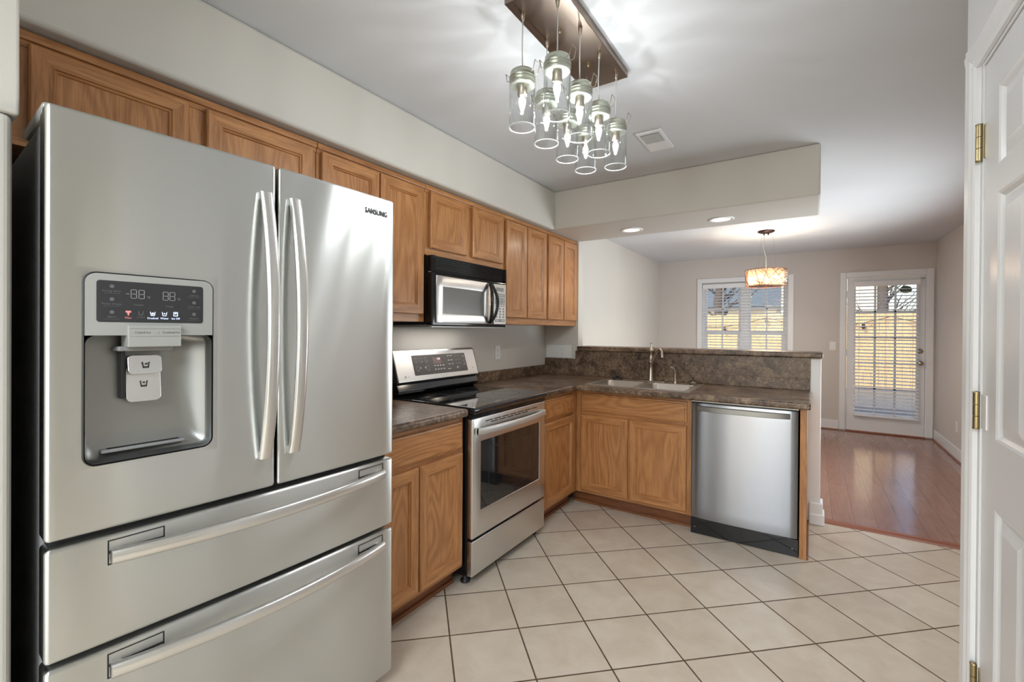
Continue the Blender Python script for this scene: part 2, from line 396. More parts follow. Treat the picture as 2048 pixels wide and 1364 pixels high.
# ------------------------------------------------------------------ the setting
XW, YH = -2.108, 3.75        # left wall plane, kitchen face of the half wall
H = 2.44; YB = 7.529; XR = 1.265; XD = .384
struct('floor', MB().box(-2.3, XR+.1, -3.1, 3.84, -.1, 0), M['tile'], label='cream ceramic tile floor laid diagonally')
struct('floor', MB().box(-2.3, XR+.1, 3.84, YB+.12, -.1, 0.008), M['planks'], label='reddish wood plank floor')
struct('ceiling', MB().box(-2.3, 2.7, -3.1, YB+.12, H, H+.1), M['ceil'])
struct('wall_left', MB().box(XW-.12, XW, .2, YB, 0, H), M['wall'])
struct('wall_left', MB().box(-2.3, -1.40, -3.1, .213, 0, 1.762), M['wall'], bevel=.014, seg=4, label='beige wall end left of the refrigerator')
struct('wall_left', MB().box(-2.3, -1.398, -3.1, .222, 1.762, H), M['wall'], bevel=.006, seg=3)
wb = MB()
wb.box(XW-.12, -1.44, YB, YB+.12, 0, H); wb.box(-1.44, -.295, YB, YB+.12, 0, .60); wb.box(-1.44, -.295, YB, YB+.12, 2.07, H)
wb.box(-.295, .362, YB, YB+.12, 0, H); wb.box(.362, 1.182, YB, YB+.12, 2.06, H); wb.box(1.182, XR+.1, YB, YB+.12, 0, H)
struct('wall_back', wb, M['wall_dining'])
struct('wall_right', MB().box(XR, XR+.1, .9, YB, 0, H), M['wall_dining'])
wr = MB(); wr.box(XD, XD+.12, 1.755, 1.902, 0, H); wr.box(XD, XD+.12, 1.01, 1.755, 2.055, H); wr.box(XD, XD+.12, .55, 1.01, 0, H)
struct('wall_right', wr, M['trim'])
struct('wall_hall', MB().box(XD+.12, XR, .9, 1.0, 0, H), M['wall_dining'])
struct('wall_right', MB().box(2.6, 2.7, -3.1, .55, 0, H).box(XD+.12, 2.7, .55, .65, 0, H), M['wall'])
struct('wall_rear', MB().box(-2.3, -1.5, -3.1, -3.0, 0, H).box(1.1, 2.7, -3.1, -3.0, 0, H).box(-1.5, 1.1, -3.1, -3.0, 0, .6).box(-1.5, 1.1, -3.1, -3.0, 2.3, H), M['wall'])
# soffits
struct('ceiling', MB().box(XW, -1.739, .224, 3.238, 2.131, H), M['wall'], bevel=.018, seg=4, label='beige soffit above the wall cabinets')
struct('ceiling', MB().box(XW, .033, 3.238, 3.80, 2.131, H), M['wall'], bevel=.012, seg=4, label='beige dropped soffit above the sink peninsula')
# half wall and full-height stub at its left end
struct('partition_wall', MB().box(-1.77, .052, YH, YH+.10, 0, 1.125), M['trim'], bevel=.004)
struct('wall_left', MB().box(XW, -1.77, YH, YH+.10, 0, 2.131), M['wall'], label='short beige wall end between sink counter and dining area')
# baseboards and shoe strips
def base(name, mb, side=''): return struct(name, mb, M['trim'], bevel=.008, seg=2)
base('baseboard_back', MB().box(XW, .302, YB-.015, YB, .012, .135))
base('baseboard_right', MB().box(XR-.015, XR, 1.0, YB-.015, .012, .135))
base('baseboard_left', MB().box(XW, XW+.015, YH+.10, YB-.015, .012, .135))
bp = MB().box(-.012, .068, YH-.016, YH, 0, .15).box(.052, .068, YH, YH+.115, 0, .15).box(.064, .078, YH-.02, YH+.12, 0, .075).box(-.012, .07, YH-.026, YH-.012, 0, .075)
base('baseboard_partition', bp)
struct('trim_1', MB().box(XW+.015, .302, YB-.030, YB-.015, .008, .022).box(XR-.030, XR-.015, 3.86, YB-.03, .008, .022), M['redwood'], label='reddish wood shoe strip along the white baseboards')
struct('trim_2', MB().prism([(3.80, .0), (3.808, .010), (3.83, .016), (3.862, .014), (3.868, .0)], 'x', .08, XR-.016), M['redwood'], label='reddish wood strip where tile meets plank floor')

# ---- window in the back wall
casing = MB()
def frame_boxes(mb, x0, x1, z0, z1, w, y0, y1, sill=True):
    mb.box(x0-w, x0, y0, y1, z0-(w if sill else 0), z1+w); mb.box(x1, x1+w, y0, y1, z0-(w if sill else 0), z1+w); mb.box(x0, x1, y0, y1, z1, z1+w)
    if sill: mb.box(x0, x1, y0, y1, z0-w, z0)
frame_boxes(casing, -1.44, -.295, .60, 2.07, .07, YB-.018, YB)
win = struct('window_1', MB().box(-1.44, -1.405, YB+.03, YB+.11, .60, 2.07).box(-.33, -.295, YB+.03, YB+.11, .60, 2.07)
             .box(-1.405, -.33, YB+.03, YB+.11, 2.03, 2.07).box(-1.405, -.33, YB+.03, YB+.11, .60, .64).box(-.905, -.795, YB+.03, YB+.11, .64, 2.03), M['trim'], label='white double window behind horizontal blinds')
obj('casing', casing, M['trim'], win, bevel=.006)
for (x0, x1) in ((-1.405, -.905), (-.795, -.33)):
    xm = (x0+x1)/2
    up = MB(); frame_boxes(up, x0+.025, x1-.025, 1.335, 2.005, .025, YB+.075, YB+.10); up.box(xm-.009, xm+.009, YB+.08, YB+.095, 1.335, 2.005); up.box(x0+.025, x1-.025, YB+.08, YB+.095, 1.655, 1.673)
    s = obj('sash', up, M['trim'], win); obj('pane', MB().box(x0+.025, x1-.025, YB+.086, YB+.089, 1.335, 2.005), M['glass'], s)
    lo = MB(); frame_boxes(lo, x0+.04, x1-.04, .68, 1.275, .04, YB+.045, YB+.07); lo.box(xm-.009, xm+.009, YB+.05, YB+.065, .68, 1.275); lo.box(x0+.04, x1-.04, YB+.05, YB+.065, .97, .988)
    s = obj('sash', lo, M['trim'], win); obj('pane', MB().box(x0+.04, x1-.04, YB+.056, YB+.059, .68, 1.275), M['glass'], s)
def blind(name, label, x0, x1, z0, z1, y, slat=.044, pitch=.0435, depth=.03, tilt=20, cords=3):
    t = thing(name, label, 'blind', ((x0+x1)/2, y, z0)); w = (x1-x0)/2; h = z1-z0
    obj('headrail', MB().box(-w, w, -.02, .02, h-.05, h), M['slat'], t, bevel=.003)
    obj('valance', MB().box(-w-.005, w+.005, -.034, -.022, h-.062, h+.004), M['slat'], t, bevel=.004)
    sl = MB(); n = int((h-.09)/pitch); a = R(tilt)
    for i in range(n):
        z = .045+i*pitch; c, s_ = math.cos(a)*slat/2, math.sin(a)*slat/2; th = .0026
        sl.add([(-w, -c, z-s_), (w, -c, z-s_), (w, 0, z+.002), (-w, 0, z+.002), (w, c, z+s_), (-w, c, z+s_),
                (-w, -c, z-s_-th), (w, -c, z-s_-th), (w, 0, z+.002-th), (-w, 0, z+.002-th), (w, c, z+s_-th), (-w, c, z+s_-th)],
               [(0, 1, 2, 3), (3, 2, 4, 5), (6, 9, 8, 7), (9, 11, 10, 8), (0, 6, 7, 1), (5, 4, 10, 11), (1, 7, 8, 2), (2, 8, 10, 4), (0, 3, 9, 6), (3, 5, 11, 9)])
    obj('slats', sl, M['slat'], t)
    obj('bottom_rail', MB().box(-w, w, -.024, .024, 0, .022), M['slat'], t, bevel=.004)
    cd = MB()
    for k in range(cords):
        x = -w+.06+(2*w-.12)*k/(cords-1)
        for yy in (-slat/2-.001, slat/2+.001): cd.tube([(x, yy, .02), (x, yy, h-.05)], .0013, 5)
    obj('ladder_cord', cd, M['slat'], t)
    return t
blind('window_blind', 'white horizontal slat blind across the double window behind the peninsula', -1.425, -.31, .68, 2.045, YB+.008, .034)

# ---- back door
d1 = struct('door_1', MB().box(.385, .475, YB+.005, YB+.045, .025, 2.045).box(1.085, 1.165, YB+.005, YB+.045, .025, 2.045).box(.475, 1.085, YB+.005, YB+.045, 1.93, 2.045).box(.475, 1.085, YB+.005, YB+.045, .025, .25), M['trim'], label='white glazed back door with a slat blind')
frame_boxes(mbz := MB(), .372, 1.178, .02, 2.055, .068, YB-.018, YB, False)
obj('casing', mbz, M['trim'], d1, bevel=.006)
mb = MB(); mb.box(.362, .380, YB-.002, YB+.12, .008, 2.06).box(1.168, 1.182, YB-.002, YB+.12, .008, 2.06).box(.38, 1.168, YB-.002, YB+.12, 2.05, 2.06)
obj('jamb', mb, M['trim'], d1)
obj('pane', MB().box(.475, 1.085, YB+.024, YB+.027, .25, 1.93), M['glass'], d1)
mb = MB()
for x in (.475+.61/3, .475+1.22/3): mb.box(x-.011, x+.011, YB+.014, YB+.036, .25, 1.93)
for k in range(1, 5): z = .25+1.68*k/5; mb.box(.475, 1.085, YB+.014, YB+.036, z-.011, z+.011)
obj('muntin', mb, M['trim'], d1)
mb = MB(); frame_boxes(mb, .475, 1.085, .25, 1.93, .022, YB-.004, YB+.006); obj('lite_frame', mb, M['trim'], d1, bevel=.004)
for nm, z in (('deadbolt', 1.092), ('door_knob', .943)):
    mb = MB(); y = YB+.004
    mb.lathe([(.031, y), (.031, y-.006), (.026, y-.012), (.012, y-.014)]+([(.012, y-.03), (.026, y-.04), (.028, y-.052), (.02, y-.062), (0, y-.064)] if nm == 'door_knob' else [(.011, y-.018), (0, y-.019)]), (1.120, 0, z), 20, 'y')
    if nm == 'deadbolt': mb.box(1.116, 1.124, y-.03, y-.014, z-.016, z+.016)
    lab(obj(nm, mb, M['nickel'], d1), 'satin nickel '+nm.replace('_', ' '))
for z in (.28, 1.05, 1.83): obj('hinge', MB().box(.374, .386, YB-.006, YB+.006, z-.045, z+.045), M['trim'], d1, bevel=.002)
lab(obj('threshold', MB().box(.372, 1.178, YB-.035, YB+.10, .008, .024), M['redwood'], d1, bevel=.004), 'reddish wood threshold')
mb = MB().box(1.115, 1.165, YB-.010, YB+.006, 1.995, 2.03); sn = obj('door_sensor', mb, M['plastic'], bevel=.002)
tag(sn, 'small white and grey alarm sensor at the top corner of the back door', 'sensor')
obj('sensor_label', MB().box(1.120, 1.160, YB-.012, YB-.010, 1.998, 2.012), M['grey'], sn)
blind('door_blind', 'white horizontal slat blind mounted on the glazed back door', .452, 1.108, .225, 1.985, YB-.030, .036)

# ---- near door in the right wall (closed, seen at a grazing angle)
def six_panel(mb, W_, H_, y):
    xs = [0, .105, W_/2-.05, W_/2+.05, W_-.105, W_]; zs = [0, .235, .86, 1.035, 1.665, 1.735, 1.935, H_]
    for i in range(5):
        for j in range(7):
            x0, x1, z0, z1 = xs[i], xs[i+1], zs[j], zs[j+1]
            if i in (1, 3) and j in (1, 3, 5): mb.rings(x0, x1, z0, z1, [(0, y), (.006, y+.003), (.014, y+.010), (.020, y+.010), (.042, y+.003), (.046, y+.002)])
            else: mb.add([(x0, y, z0), (x1, y, z0), (x1, y, z1), (x0, y, z1)], [(0, 1, 2, 3)])
DY0, DY1 = 1.045, 1.738
mb = MB(); six_panel(mb, DY1-DY0, 2.035, 0); mb.box(0, DY1-DY0, .011, .035, 0, 2.035)
for (a, b_) in ((0, .0001), (DY1-DY0-.0001, DY1-DY0)): mb.box(a, b_, 0, .011, 0, 2.035)
mb.box(0, DY1-DY0, 0, .011, 2.0349, 2.035)
d2 = obj('door_2', mb, M['door'], loc=(XD+.004, DY1, .010), rz=R(-90)); d2['kind'] = 'structure'; d2['label'] = 'white six-panel door in the right wall, seen at a grazing angle'
# local x of door_2 runs from hinge (far) to the near edge, -y faces the kitchen (world -x)
for z, c_ in ((1.83, 'brass'), (1.095, 'brass'), (.345, 'brass')):
    h = obj('hinge', MB().tube([(-.010, -.010, z-.048), (-.010, -.010, z-.0165)], .0075, 12).tube([(-.010, -.010, z-.0150), (-.010, -.010, z+.0150)], .0075, 12).tube([(-.010, -.010, z+.0165), (-.010, -.010, z+.048)], .0075, 12).lathe([(.0085, z+.048), (.0085, z+.051), (0, z+.053)], (-.010, -.010, 0), 12).lathe([(.0085, z-.048), (.0085, z-.051), (0, z-.053)], (-.010, -.010, 0), 12), M['brass'], d2)
    lab(h, 'antique brass hinge')
    obj('hinge_leaf', MB().box(-.004, .040 if z < 1.5 and z > 1 else .006, -.003, .001, z-.046, z+.046), M['trim'] if 1 < z < 1.5 else M['brass'], h, bevel=.001)
tc = MB()
prof = [(0, 0), (0, -.010), (.008, -.014), (.022, -.012), (.034, -.017), (.058, -.020), (.070, -.016), (.074, 0)]
def casing_v(mb, ya, sgn, z0, z1):
    mb.add([(XD+p[1], ya+sgn*p[0], z) for z in (z0, z1) for p in prof], [(i, i+1, i+1+len(prof), i+len(prof)) for i in range(len(prof)-1)]+[tuple(range(len(prof))), tuple(range(len(prof), 2*len(prof)))])
casing_v(tc, 1.766, 1, 0, 2.128); casing_v(tc, 1.02, -1, 0, 2.128)
tc.add([(XD+p[1], y, 2.056+p[0]) for y in (.946, 1.840) for p in prof], [(i, i+1, i+1+len(prof), i+len(prof)) for i in range(len(prof)-1)]+[tuple(range(len(prof))), tuple(range(len(prof), 2*len(prof)))])
struct('trim_3', tc, M['trim'], label='white moulded casing around the near right door')
struct('trim_4', MB().box(XD, XD+.10, 1.742, 1.757, 0, 2.055).box(XD, XD+.10, 1.02, 1.04, 0, 2.055).box(XD, XD+.10, 1.04, 1.742, 2.047, 2.057), M['trim'], label='white jamb of the near right door')

# ------------------------------------------------------------------ cabinets (local frame: x along the run, -y is the front)
RL = R(90)
def door_parts(parent, x0, x1, z0, z1, y, horiz=False, stile=.052):
    """frame-and-panel door; front face at y"""
    mb = MB()
    t = .019
    # stiles and rails (mitred look: stiles full height)
    prof = [(0, y+t), (0, y+.004), (.004, y), (stile-.003, y), (stile, y+.0055), (stile+.004, y+.0055), (stile+.0075, y+.012)]
    mb.rings(x0, x1, z0, z1, prof, fill=False); nr = len(mb.f)
    mb.box(x0+.002, x1-.002, y+.0145, y+t, z0+.002, z1-.002)
    d = obj('door', mb, M['oak_v'], parent); d.data.materials.append(M['oak_h'])
    for p in d.data.polygons:      # rails (top and bottom members) carry horizontal grain
        c = p.center
        if x0+stile*.9 < c.x < x1-stile*.9 and (c.z < z0+stile+.009 or c.z > z1-stile-.009): p.material_index = 1
    i = stile+.007
    obj('panel', MB().box(x0+i-.001, x1-i+.001, y+.0115, y+.0142, z0+i-.001, z1-i+.001), M['oak_p'], d)
    return d
def drawer_front(parent, x0, x1, z0, z1, y, name='drawer_front'):
    mb = MB().rings(x0, x1, z0, z1, [(0, y+.019), (0, y+.008), (.003, y+.006), (.010, y+.005), (.013, y), (.02, y)])
    return obj(name, mb, M['oak_ph'], parent)
def wall_cab(label, ya, yb, zb, doors, group='oak wall cabinets along the left wall'):
    """doors: list of (world ya, yb, zb, zt)"""
    t = thing('wall_cabinet', label, 'cabinet', (-1.80, ya, zb), RL, group); w = yb-ya; h = 2.128-zb
    bx = MB().box(.001, w-.001, .002, .306, 0.0, h)
    obj('body', bx, M['oak_v'], t)
    # face frame
    obj('top_rail', MB().box(0.0005, w-.0005, -.002, .0021, h-.045, h), M['oak_h'], t)
    obj('bottom_rail', MB().box(.0005, w-.0005, -.002, .0021, 0, .045), M['oak_h'], t)
    obj('top_moulding', MB().box(0.0005, w-.0005, -.012, -.002, h-.028, h-.004), M['oak_h'], t, bevel=.003)
    for (a, b_, z0, z1) in doors: door_parts(t, a-ya, b_-ya, z0-zb, z1-zb, -.021)
    return t
wall_cab('short oak wall cabinet above the stainless refrigerator', .262, 1.165, 1.81, [(.300, .680, 1.83, 2.092), (.735, 1.140, 1.83, 2.092)])
wall_cab('tall oak wall cabinet between the refrigerator and the microwave', 1.167, 1.822, 1.362, [(1.186, 1.497, 1.402, 2.092), (1.506, 1.806, 1.402, 2.092)])
wall_cab('short oak wall cabinet right above the microwave', 1.824, 2.592, 1.735, [(1.857, 2.176, 1.775, 2.096), (2.236, 2.570, 1.775, 2.096)])
wall_cab('tall narrow-doored oak wall cabinet just right of the microwave', 2.594, 3.196, 1.362, [(2.612, 2.882, 1.408, 2.092), (2.895, 3.184, 1.408, 2.092)])
wall_cab('farthest tall oak wall cabinet, next to the dining opening', 3.198, 3.748, 1.362, [(3.212, 3.480, 1.408, 2.092), (3.490, 3.742, 1.408, 2.092)])

# base cabinets
def base_cab(label, loc, rz, w, depth, fronts, drawers, stiles=(), toe=.001):
    t = thing('base_cabinet', label, 'cabinet', loc, rz)
    obj('body', MB().box(.001, .017, .019, depth, .10, .873).box(w-.017, w-.001, .019, depth, .10, .873).box(.017, w-.017, .019, depth, .10, .116).box(.017, w-.017, depth-.006, depth, .116, .873), M['oak_v'], t)
    for za_, zb_ in ((.8475, .8735), (.6875, .712), (.10, .128)): obj('rail', MB().box(0.0005, w-.0005, 0, .019, za_, zb_), M['oak_h'], t)
    for a, b_ in stiles: obj('stile', MB().box(a, b_, -.0006, .019, .1002, .8733), M['oak_v'], t)
    obj('toe_kick', MB().box(toe, w-.001, .065, .08, 0, .10), M['oak_toe'], t)
    obj('shoe_moulding', MB().box(toe, w-.001, .054, .0648, 0, .018), M['oak_toe'], t)
    for (a, b_, z0, z1) in fronts: door_parts(t, a, b_, z0, z1, -.019)
    for (a, b_, z0, z1) in drawers: drawer_front(t, a, b_, z0, z1, -.019)
    return t
BX = -1.495
base_cab('oak base cabinet between the refrigerator and the range', (BX+.0, 1.196, 0), RL, .604, .60, [(.015, .280, .122, .692), (.288, .587, .122, .692)], [(.015, .587, .714, .850)], [(0.0005, .03), (.581, .6035)])
base_cab('narrow oak base cabinet in the inside corner right of the range', (BX+.0, 2.572, 0), RL, .578, .60, [(.05, .508, .122, .692)], [(.05, .508, .714, .850)], [(0.0005, .06), (.50, .5775)])
base_cab('wide oak sink base cabinet with two doors left of the dishwasher', (BX+.001, 3.150, 0), 0, .836, .58, [(.042, .405, .122, .692), (.418, .805, .122, .692)], [(.042, .805, .714, .850)], [(0.0005, .05), (.398, .425), (.798, .8355)], toe=-.052)
# end panel right of the dishwasher
ep = thing('end_panel', 'narrow oak end panel at the right end of the dishwasher', 'panel', (-.056, 3.12, 0))
obj('side_panel', MB().box(.0, .034, .02, .629, 0, .873), M['oak_v'], ep)
obj('front_stile', MB().box(0, .036, 0, .0195, 0, .873), M['oak_v'], ep, bevel=.002)
obj('shoe_moulding', MB().box(.0345, .046, .0, .625, 0, .018), M['oak_toe'], ep, bevel=.003)

# counters
def nose(x0, x1, y0, y1, z0, z1, r=.016): return None
c1 = obj('countertop', MB().box(XW+.001, -1.455, 1.196, 1.804, .8745, .915), M['lam'], bevel=.014, seg=4)
tag(c1, 'short brown stone-look countertop between the refrigerator and the range', 'countertop')
obj('backsplash', MB().box(XW+.001, XW+.02, 1.196, 1.804, .915, 1.0), M['lam'], c1, bevel=.003)
SX0, SX1, SY0, SY1 = -1.425, -.675, 3.125, 3.645
cb = MB()
def Lcounter():
    bm = MB(); xs = [XW+.001, -1.455, SX0+.02, SX1-.02, -.002]; ys = [2.572, 3.062, SY0+.02, SY1-.02, YH-.001]
    idx = {}
    vs = []; fs = []
    def cell(i, j): return 0 <= i < 4 and 0 <= j < 4 and not (i > 0 and j == 0) and not (i == 2 and j == 2)
    def V(i, j, t):
        if (i, j, t) not in idx: idx[i, j, t] = len(vs); vs.append((xs[i], ys[j], (.8745, .915)[t]))
        return idx[i, j, t]
    for i in range(4):
        for j in range(4):
            if not cell(i, j): continue
            fs.append((V(i, j, 1), V(i+1, j, 1), V(i+1, j+1, 1), V(i, j+1, 1))); fs.append((V(i, j, 0), V(i, j+1, 0), V(i+1, j+1, 0), V(i+1, j, 0)))
            for di, dj, a, b_ in ((-1, 0, (i, j), (i, j+1)), (1, 0, (i+1, j), (i+1, j+1)), (0, -1, (i, j), (i+1, j)), (0, 1, (i, j+1), (i+1, j+1))):
                if not cell(i+di, j+dj): fs.append((V(*a, 0), V(*b_, 0), V(*b_, 1), V(*a, 1)))
    bm.add(vs, fs); return bm
c2 = obj('countertop', Lcounter(), M['lam'], bevel=.012, seg=4)
tag(c2, 'long L-shaped brown stone-look countertop carrying the sink', 'countertop')
obj('backsplash', MB().box(XW+.001, XW+.02, 2.572, YH-.02, .9152, 1.0).box(XW+.001, -.010, YH-.020, YH-.001, .9152, .995), M['lam'], c2, bevel=.003)
obj('tall_backsplash', MB().box(-1.79, -.008, YH-.010, YH-.0005, .995, 1.1385), M['lam'], c2)
obj('corner_backsplash', MB().box(XW+.001, -1.7905, YH-.010, YH-.0005, .995, 1.064), M['lam'], c2, bevel=.002)
bar = obj('bar_top', MB().box(-1.768, .062, YH-.035, YH+.22, 1.139, 1.180), M['lam'], bevel=.012, seg=4)
tag(bar, 'raised brown stone-look bar top on the half wall', 'countertop')
bpy.data.objects['partition_wall'].location.z = 0.0135

# ------------------------------------------------------------------ sink
sk = thing('kitchen_sink', 'double-bowl stainless drop-in sink in the peninsula counter', 'sink', ((SX0+SX1)/2, (SY0+SY1)/2, .915))
w2, d2_ = (SX1-SX0)/2, (SY1-SY0)/2
def sinkdeck():
    mb = MB(); z = .005
    bl = [(-w2+.035, -.022), (.018, w2-.035)]; y0, y1 = -d2_+.035, d2_-.12
    xs = [-w2, bl[0][0], bl[0][1], bl[1][0], bl[1][1], w2]; ys = [-d2_, y0, y1, d2_]
    for i in range(5):
        for j in range(3):
            if j == 1 and i in (1, 3): continue
            mb.add([(xs[i], ys[j], z), (xs[i+1], ys[j], z), (xs[i+1], ys[j+1], z), (xs[i], ys[j+1], z)], [(0, 1, 2, 3)])
    # outer lip
    o = rrect(-w2, w2, -d2_, d2_, .001, 1)
    mb.add([(p[0], p[1], z) for p in o]+[(p[0]*1.008, p[1]*1.012, .0006) for p in o], [(i, (i+1) % len(o), (i+1) % len(o)+len(o), i+len(o)) for i in range(len(o))])
    return mb, bl, y0, y1
mb, bl, y0, y1 = sinkdeck()
obj('rim', mb, M['sink'], sk, weld=True)
for a, b_ in bl:
    mb = MB(); rs = []
    for ins, z, r in ((0, .005, .0005), (.0, .0048, .03), (.006, -.004, .045), (.012, -.12, .05), (.03, -.150, .05), (.06, -.158, .04)):
        rs.append([(p[0], p[1], z) for p in rrect(a+ins, b_-ins, y0+ins, y1-ins, r, 6)])
    n = len(rs[0]); mb.add([p for r_ in rs for p in r_], [(i*n+k, i*n+(k+1) % n, (i+1)*n+(k+1) % n, (i+1)*n+k) for i in range(len(rs)-1) for k in range(n)]+[tuple(range((len(rs)-1)*n, len(rs)*n))], True)
    bo = obj('bowl', mb, M['sink'], sk)
    obj('drain', MB().lathe([(.042, -.157), (.038, -.154), (.03, -.156), (0, -.1565)], ((a+b_)/2, (y0+y1)/2, 0), 24), M['nickel'], bo)
# faucet
fx, fy, fz = -1.065, 3.60, .9203
fa = thing('kitchen_faucet', 'brushed nickel column faucet standing behind the sink bowls', 'faucet', (fx, fy, fz))
obj('deck_plate', MB().prism(rrect(-.125, .125, -.028, .028, .027, 6), 'z', 0, .007), M['nickel'], fa, bevel=.002)
obj('column', MB().lathe([(.026, .007), (.026, .016), (.021, .03), (.0175, .10), (.0165, .15), (.019, .152), (.019, .160), (.016, .162), (.0155, .235), (.021, .24), (.021, .25), (.013, .256), (.008, .268), (0, .27)], (0, 0, 0), 24), M['nickel'], fa)
obj('spout', MB().tube([(.008, -.002, .165), (.03, -.010, .20), (.05, -.022, .235), (.066, -.032, .252), (.082, -.042, .256), (.094, -.05, .244), (.100, -.055, .222), (.102, -.057, .196)], [.013, .013, .0125, .012, .012, .0115, .0125, .015], 16), M['nickel'], fa)
lv = obj('lever_handle', MB().tube([(0, 0, .268), (0, 0, .283), (.001, .004, .30)], [.006, .0045, .0055], 12).tube([(-.0085, .004, .304), (-.004, .004, .298), (.004, .004, .298), (.0085, .004, .304)], .004, 10), M['nickel'], fa)
sp = thing('soap_dispenser', 'small curved brushed nickel side sprayer right of the faucet', 'sprayer', (-.878, 3.60, fz))
obj('base', MB().lathe([(.020, 0), (.020, .006), (.014, .014), (.012, .03), (0, .031)], (0, 0, 0), 18), M['nickel'], sp)
obj('spray_neck', MB().tube([(0, 0, .03), (0, 0, .07), (-.003, -.004, .095), (-.014, -.010, .113), (-.034, -.018, .122)], [.0125, .012, .011, .010, .010], 14), M['nickel'], sp)
sp.name = 'side_sprayer'
st = thing('drain_stopper', 'black rubber drain stopper left of the faucet behind the sink', 'stopper', (-1.340, 3.600, .9205))
obj('disc', MB().lathe([(.040, 0), (.042, .006), (.036, .010), (.018, .012), (0, .0125)], (0, 0, 0), 20), M['rubber'], st)
obj('knob', MB().lathe([(.014, .012), (.013, .022), (.017, .026), (.016, .032), (0, .033)], (0, 0, 0), 16), M['rubber'], st)
sb = thing('sink_strainer', 'silver basket strainer with black top on the right sink edge', 'strainer', (-.745, 3.590, .9205))
obj('basket', MB().lathe([(.024, 0), (.034, .018), (.036, .022), (.031, .022), (0, .018)], (0, 0, 0), 20), M['nickel'], sb)
obj('stopper', MB().lathe([(.026, .022), (.026, .027), (.004, .029), (.0035, .048), (.006, .05), (0, .054)], (0, 0, 0), 16), M['rubber'], sb)

# ------------------------------------------------------------------ electrical plates
def outlet_plate(name, label, loc, rz, gang=1, kinds=('outlet',), cat='outlet'):
    t = thing(name, label, cat, loc, rz); w = .035+.023*2*(gang-1)
    obj('plate', MB().prism(rrect(-w, w, -.057, .057, .004, 3), 'y', -.006, 0), M['plastic'], t, bevel=.0015)
    for g, k in enumerate(kinds):
        x = -.046*(gang-1)/2+.046*g
        if k == 'outlet':
            for z in (.02, -.02):
                r_ = obj('receptacle', MB().prism(rrect(x-.016, x+.016, z-.013, z+.013, .008, 4), 'y', -.0075, -.005), M['plastic'], t)
                obj('slot', MB().box(x-.007, x-.005, -.0079, -.0074, z-.002, z+.006).box(x+.005, x+.007, -.0079, -.0074, z-.002, z+.006).lathe([(.0022, -.0079), (.0022, -.0074)], (x, 0, z-.0065), 8, 'y'), M['dark'], r_)
        else:
            obj('toggle', MB().box(x-.004, x+.004, -.016, -.005, -.002, .012), M['plastic'], t, bevel=.001)
    return t
outlet_plate('outlet_plate', 'white single outlet plate on the wall right of the range', (XW+.0005, 2.965, 1.138), RL)
outlet_plate('switch_and_outlet_plate', 'white triple-gang switch and outlet plate beside the bar top', (-1.965, YH-.0005, 1.127), 0, 3, ('switch', 'switch', 'outlet'))
outlet_plate('light_switch', 'white light switch plate left of the glazed back door', (.229, YB-.0005, 1.138), 0, 1, ('switch',), 'switch')
outlet_plate('outlet_plate', 'white outlet plate low on the right dining wall', (XR-.0005, 6.50, .345), R(-90))

# ------------------------------------------------------------------ refrigerator
FR = thing('refrigerator', 'large stainless french-door refrigerator with ice and water dispenser', 'refrigerator', (-1.33, .247, 0), math.atan2(.899, .045))
FW = .90
def bow(x, z): return -.013*(1-((x-.45)/.45)**2)-.0
obj('body', MB().box(.004, FW-.004, .075, .76, .03, 1.765), M['side'], FR, bevel=.006)
obj('hinge_cover', MB().box(-.001, .10, .030, .26, 1.7655, 1.797), M['lightgrey'], FR, bevel=.008)
obj('hinge_cover', MB().box(.80, .888, .03, .22, 1.7655, 1.78), M['lightgrey'], FR, bevel=.008)
for x in (.05, .85):
    for y in (.12, .70): obj('foot', MB().lathe([(.02, 0), (.02, .03)], (x, y, 0), 12), M['rubber'], FR)
obj('kick_grille', MB().box(.01, FW-.01, .055, .074, .02, .055), M['blackm'], FR)
DX0, DX1, DZ0, DZ1 = .058, .306, 1.012, 1.438      # dispenser opening
xs = lin(0, DX0, 3)+lin(DX0, DX1, 6)[1:]+lin(DX1, .468, 4)[1:]; zs = [.862, DZ0, DZ1, 1.787]
skip = [(i, 1) for i in range(3, 9)]
dl = obj('left_door', MB().grid(xs, zs, bow, .065, skip), M['steel'], FR, bevel=.009, seg=4)
dr = obj('right_door', MB().grid(lin(.475, FW+.004, 8), [.862, 1.787], bow, .065), M['steel'], FR, bevel=.009, seg=4)
md = obj('middle_drawer', MB().grid(lin(0, FW+.004, 14), [.604, .846], bow, .065), M['steel'], FR, bevel=.009, seg=4)
ld = obj('freezer_drawer', MB().grid(lin(0, FW+.004, 14), [.060, .590], bow, .065), M['steel'], FR, bevel=.009, seg=4)
obj('door_gasket', MB().box(.01, FW-.01, .0655, .0745, .05, 1.76), M['blackm'], FR)
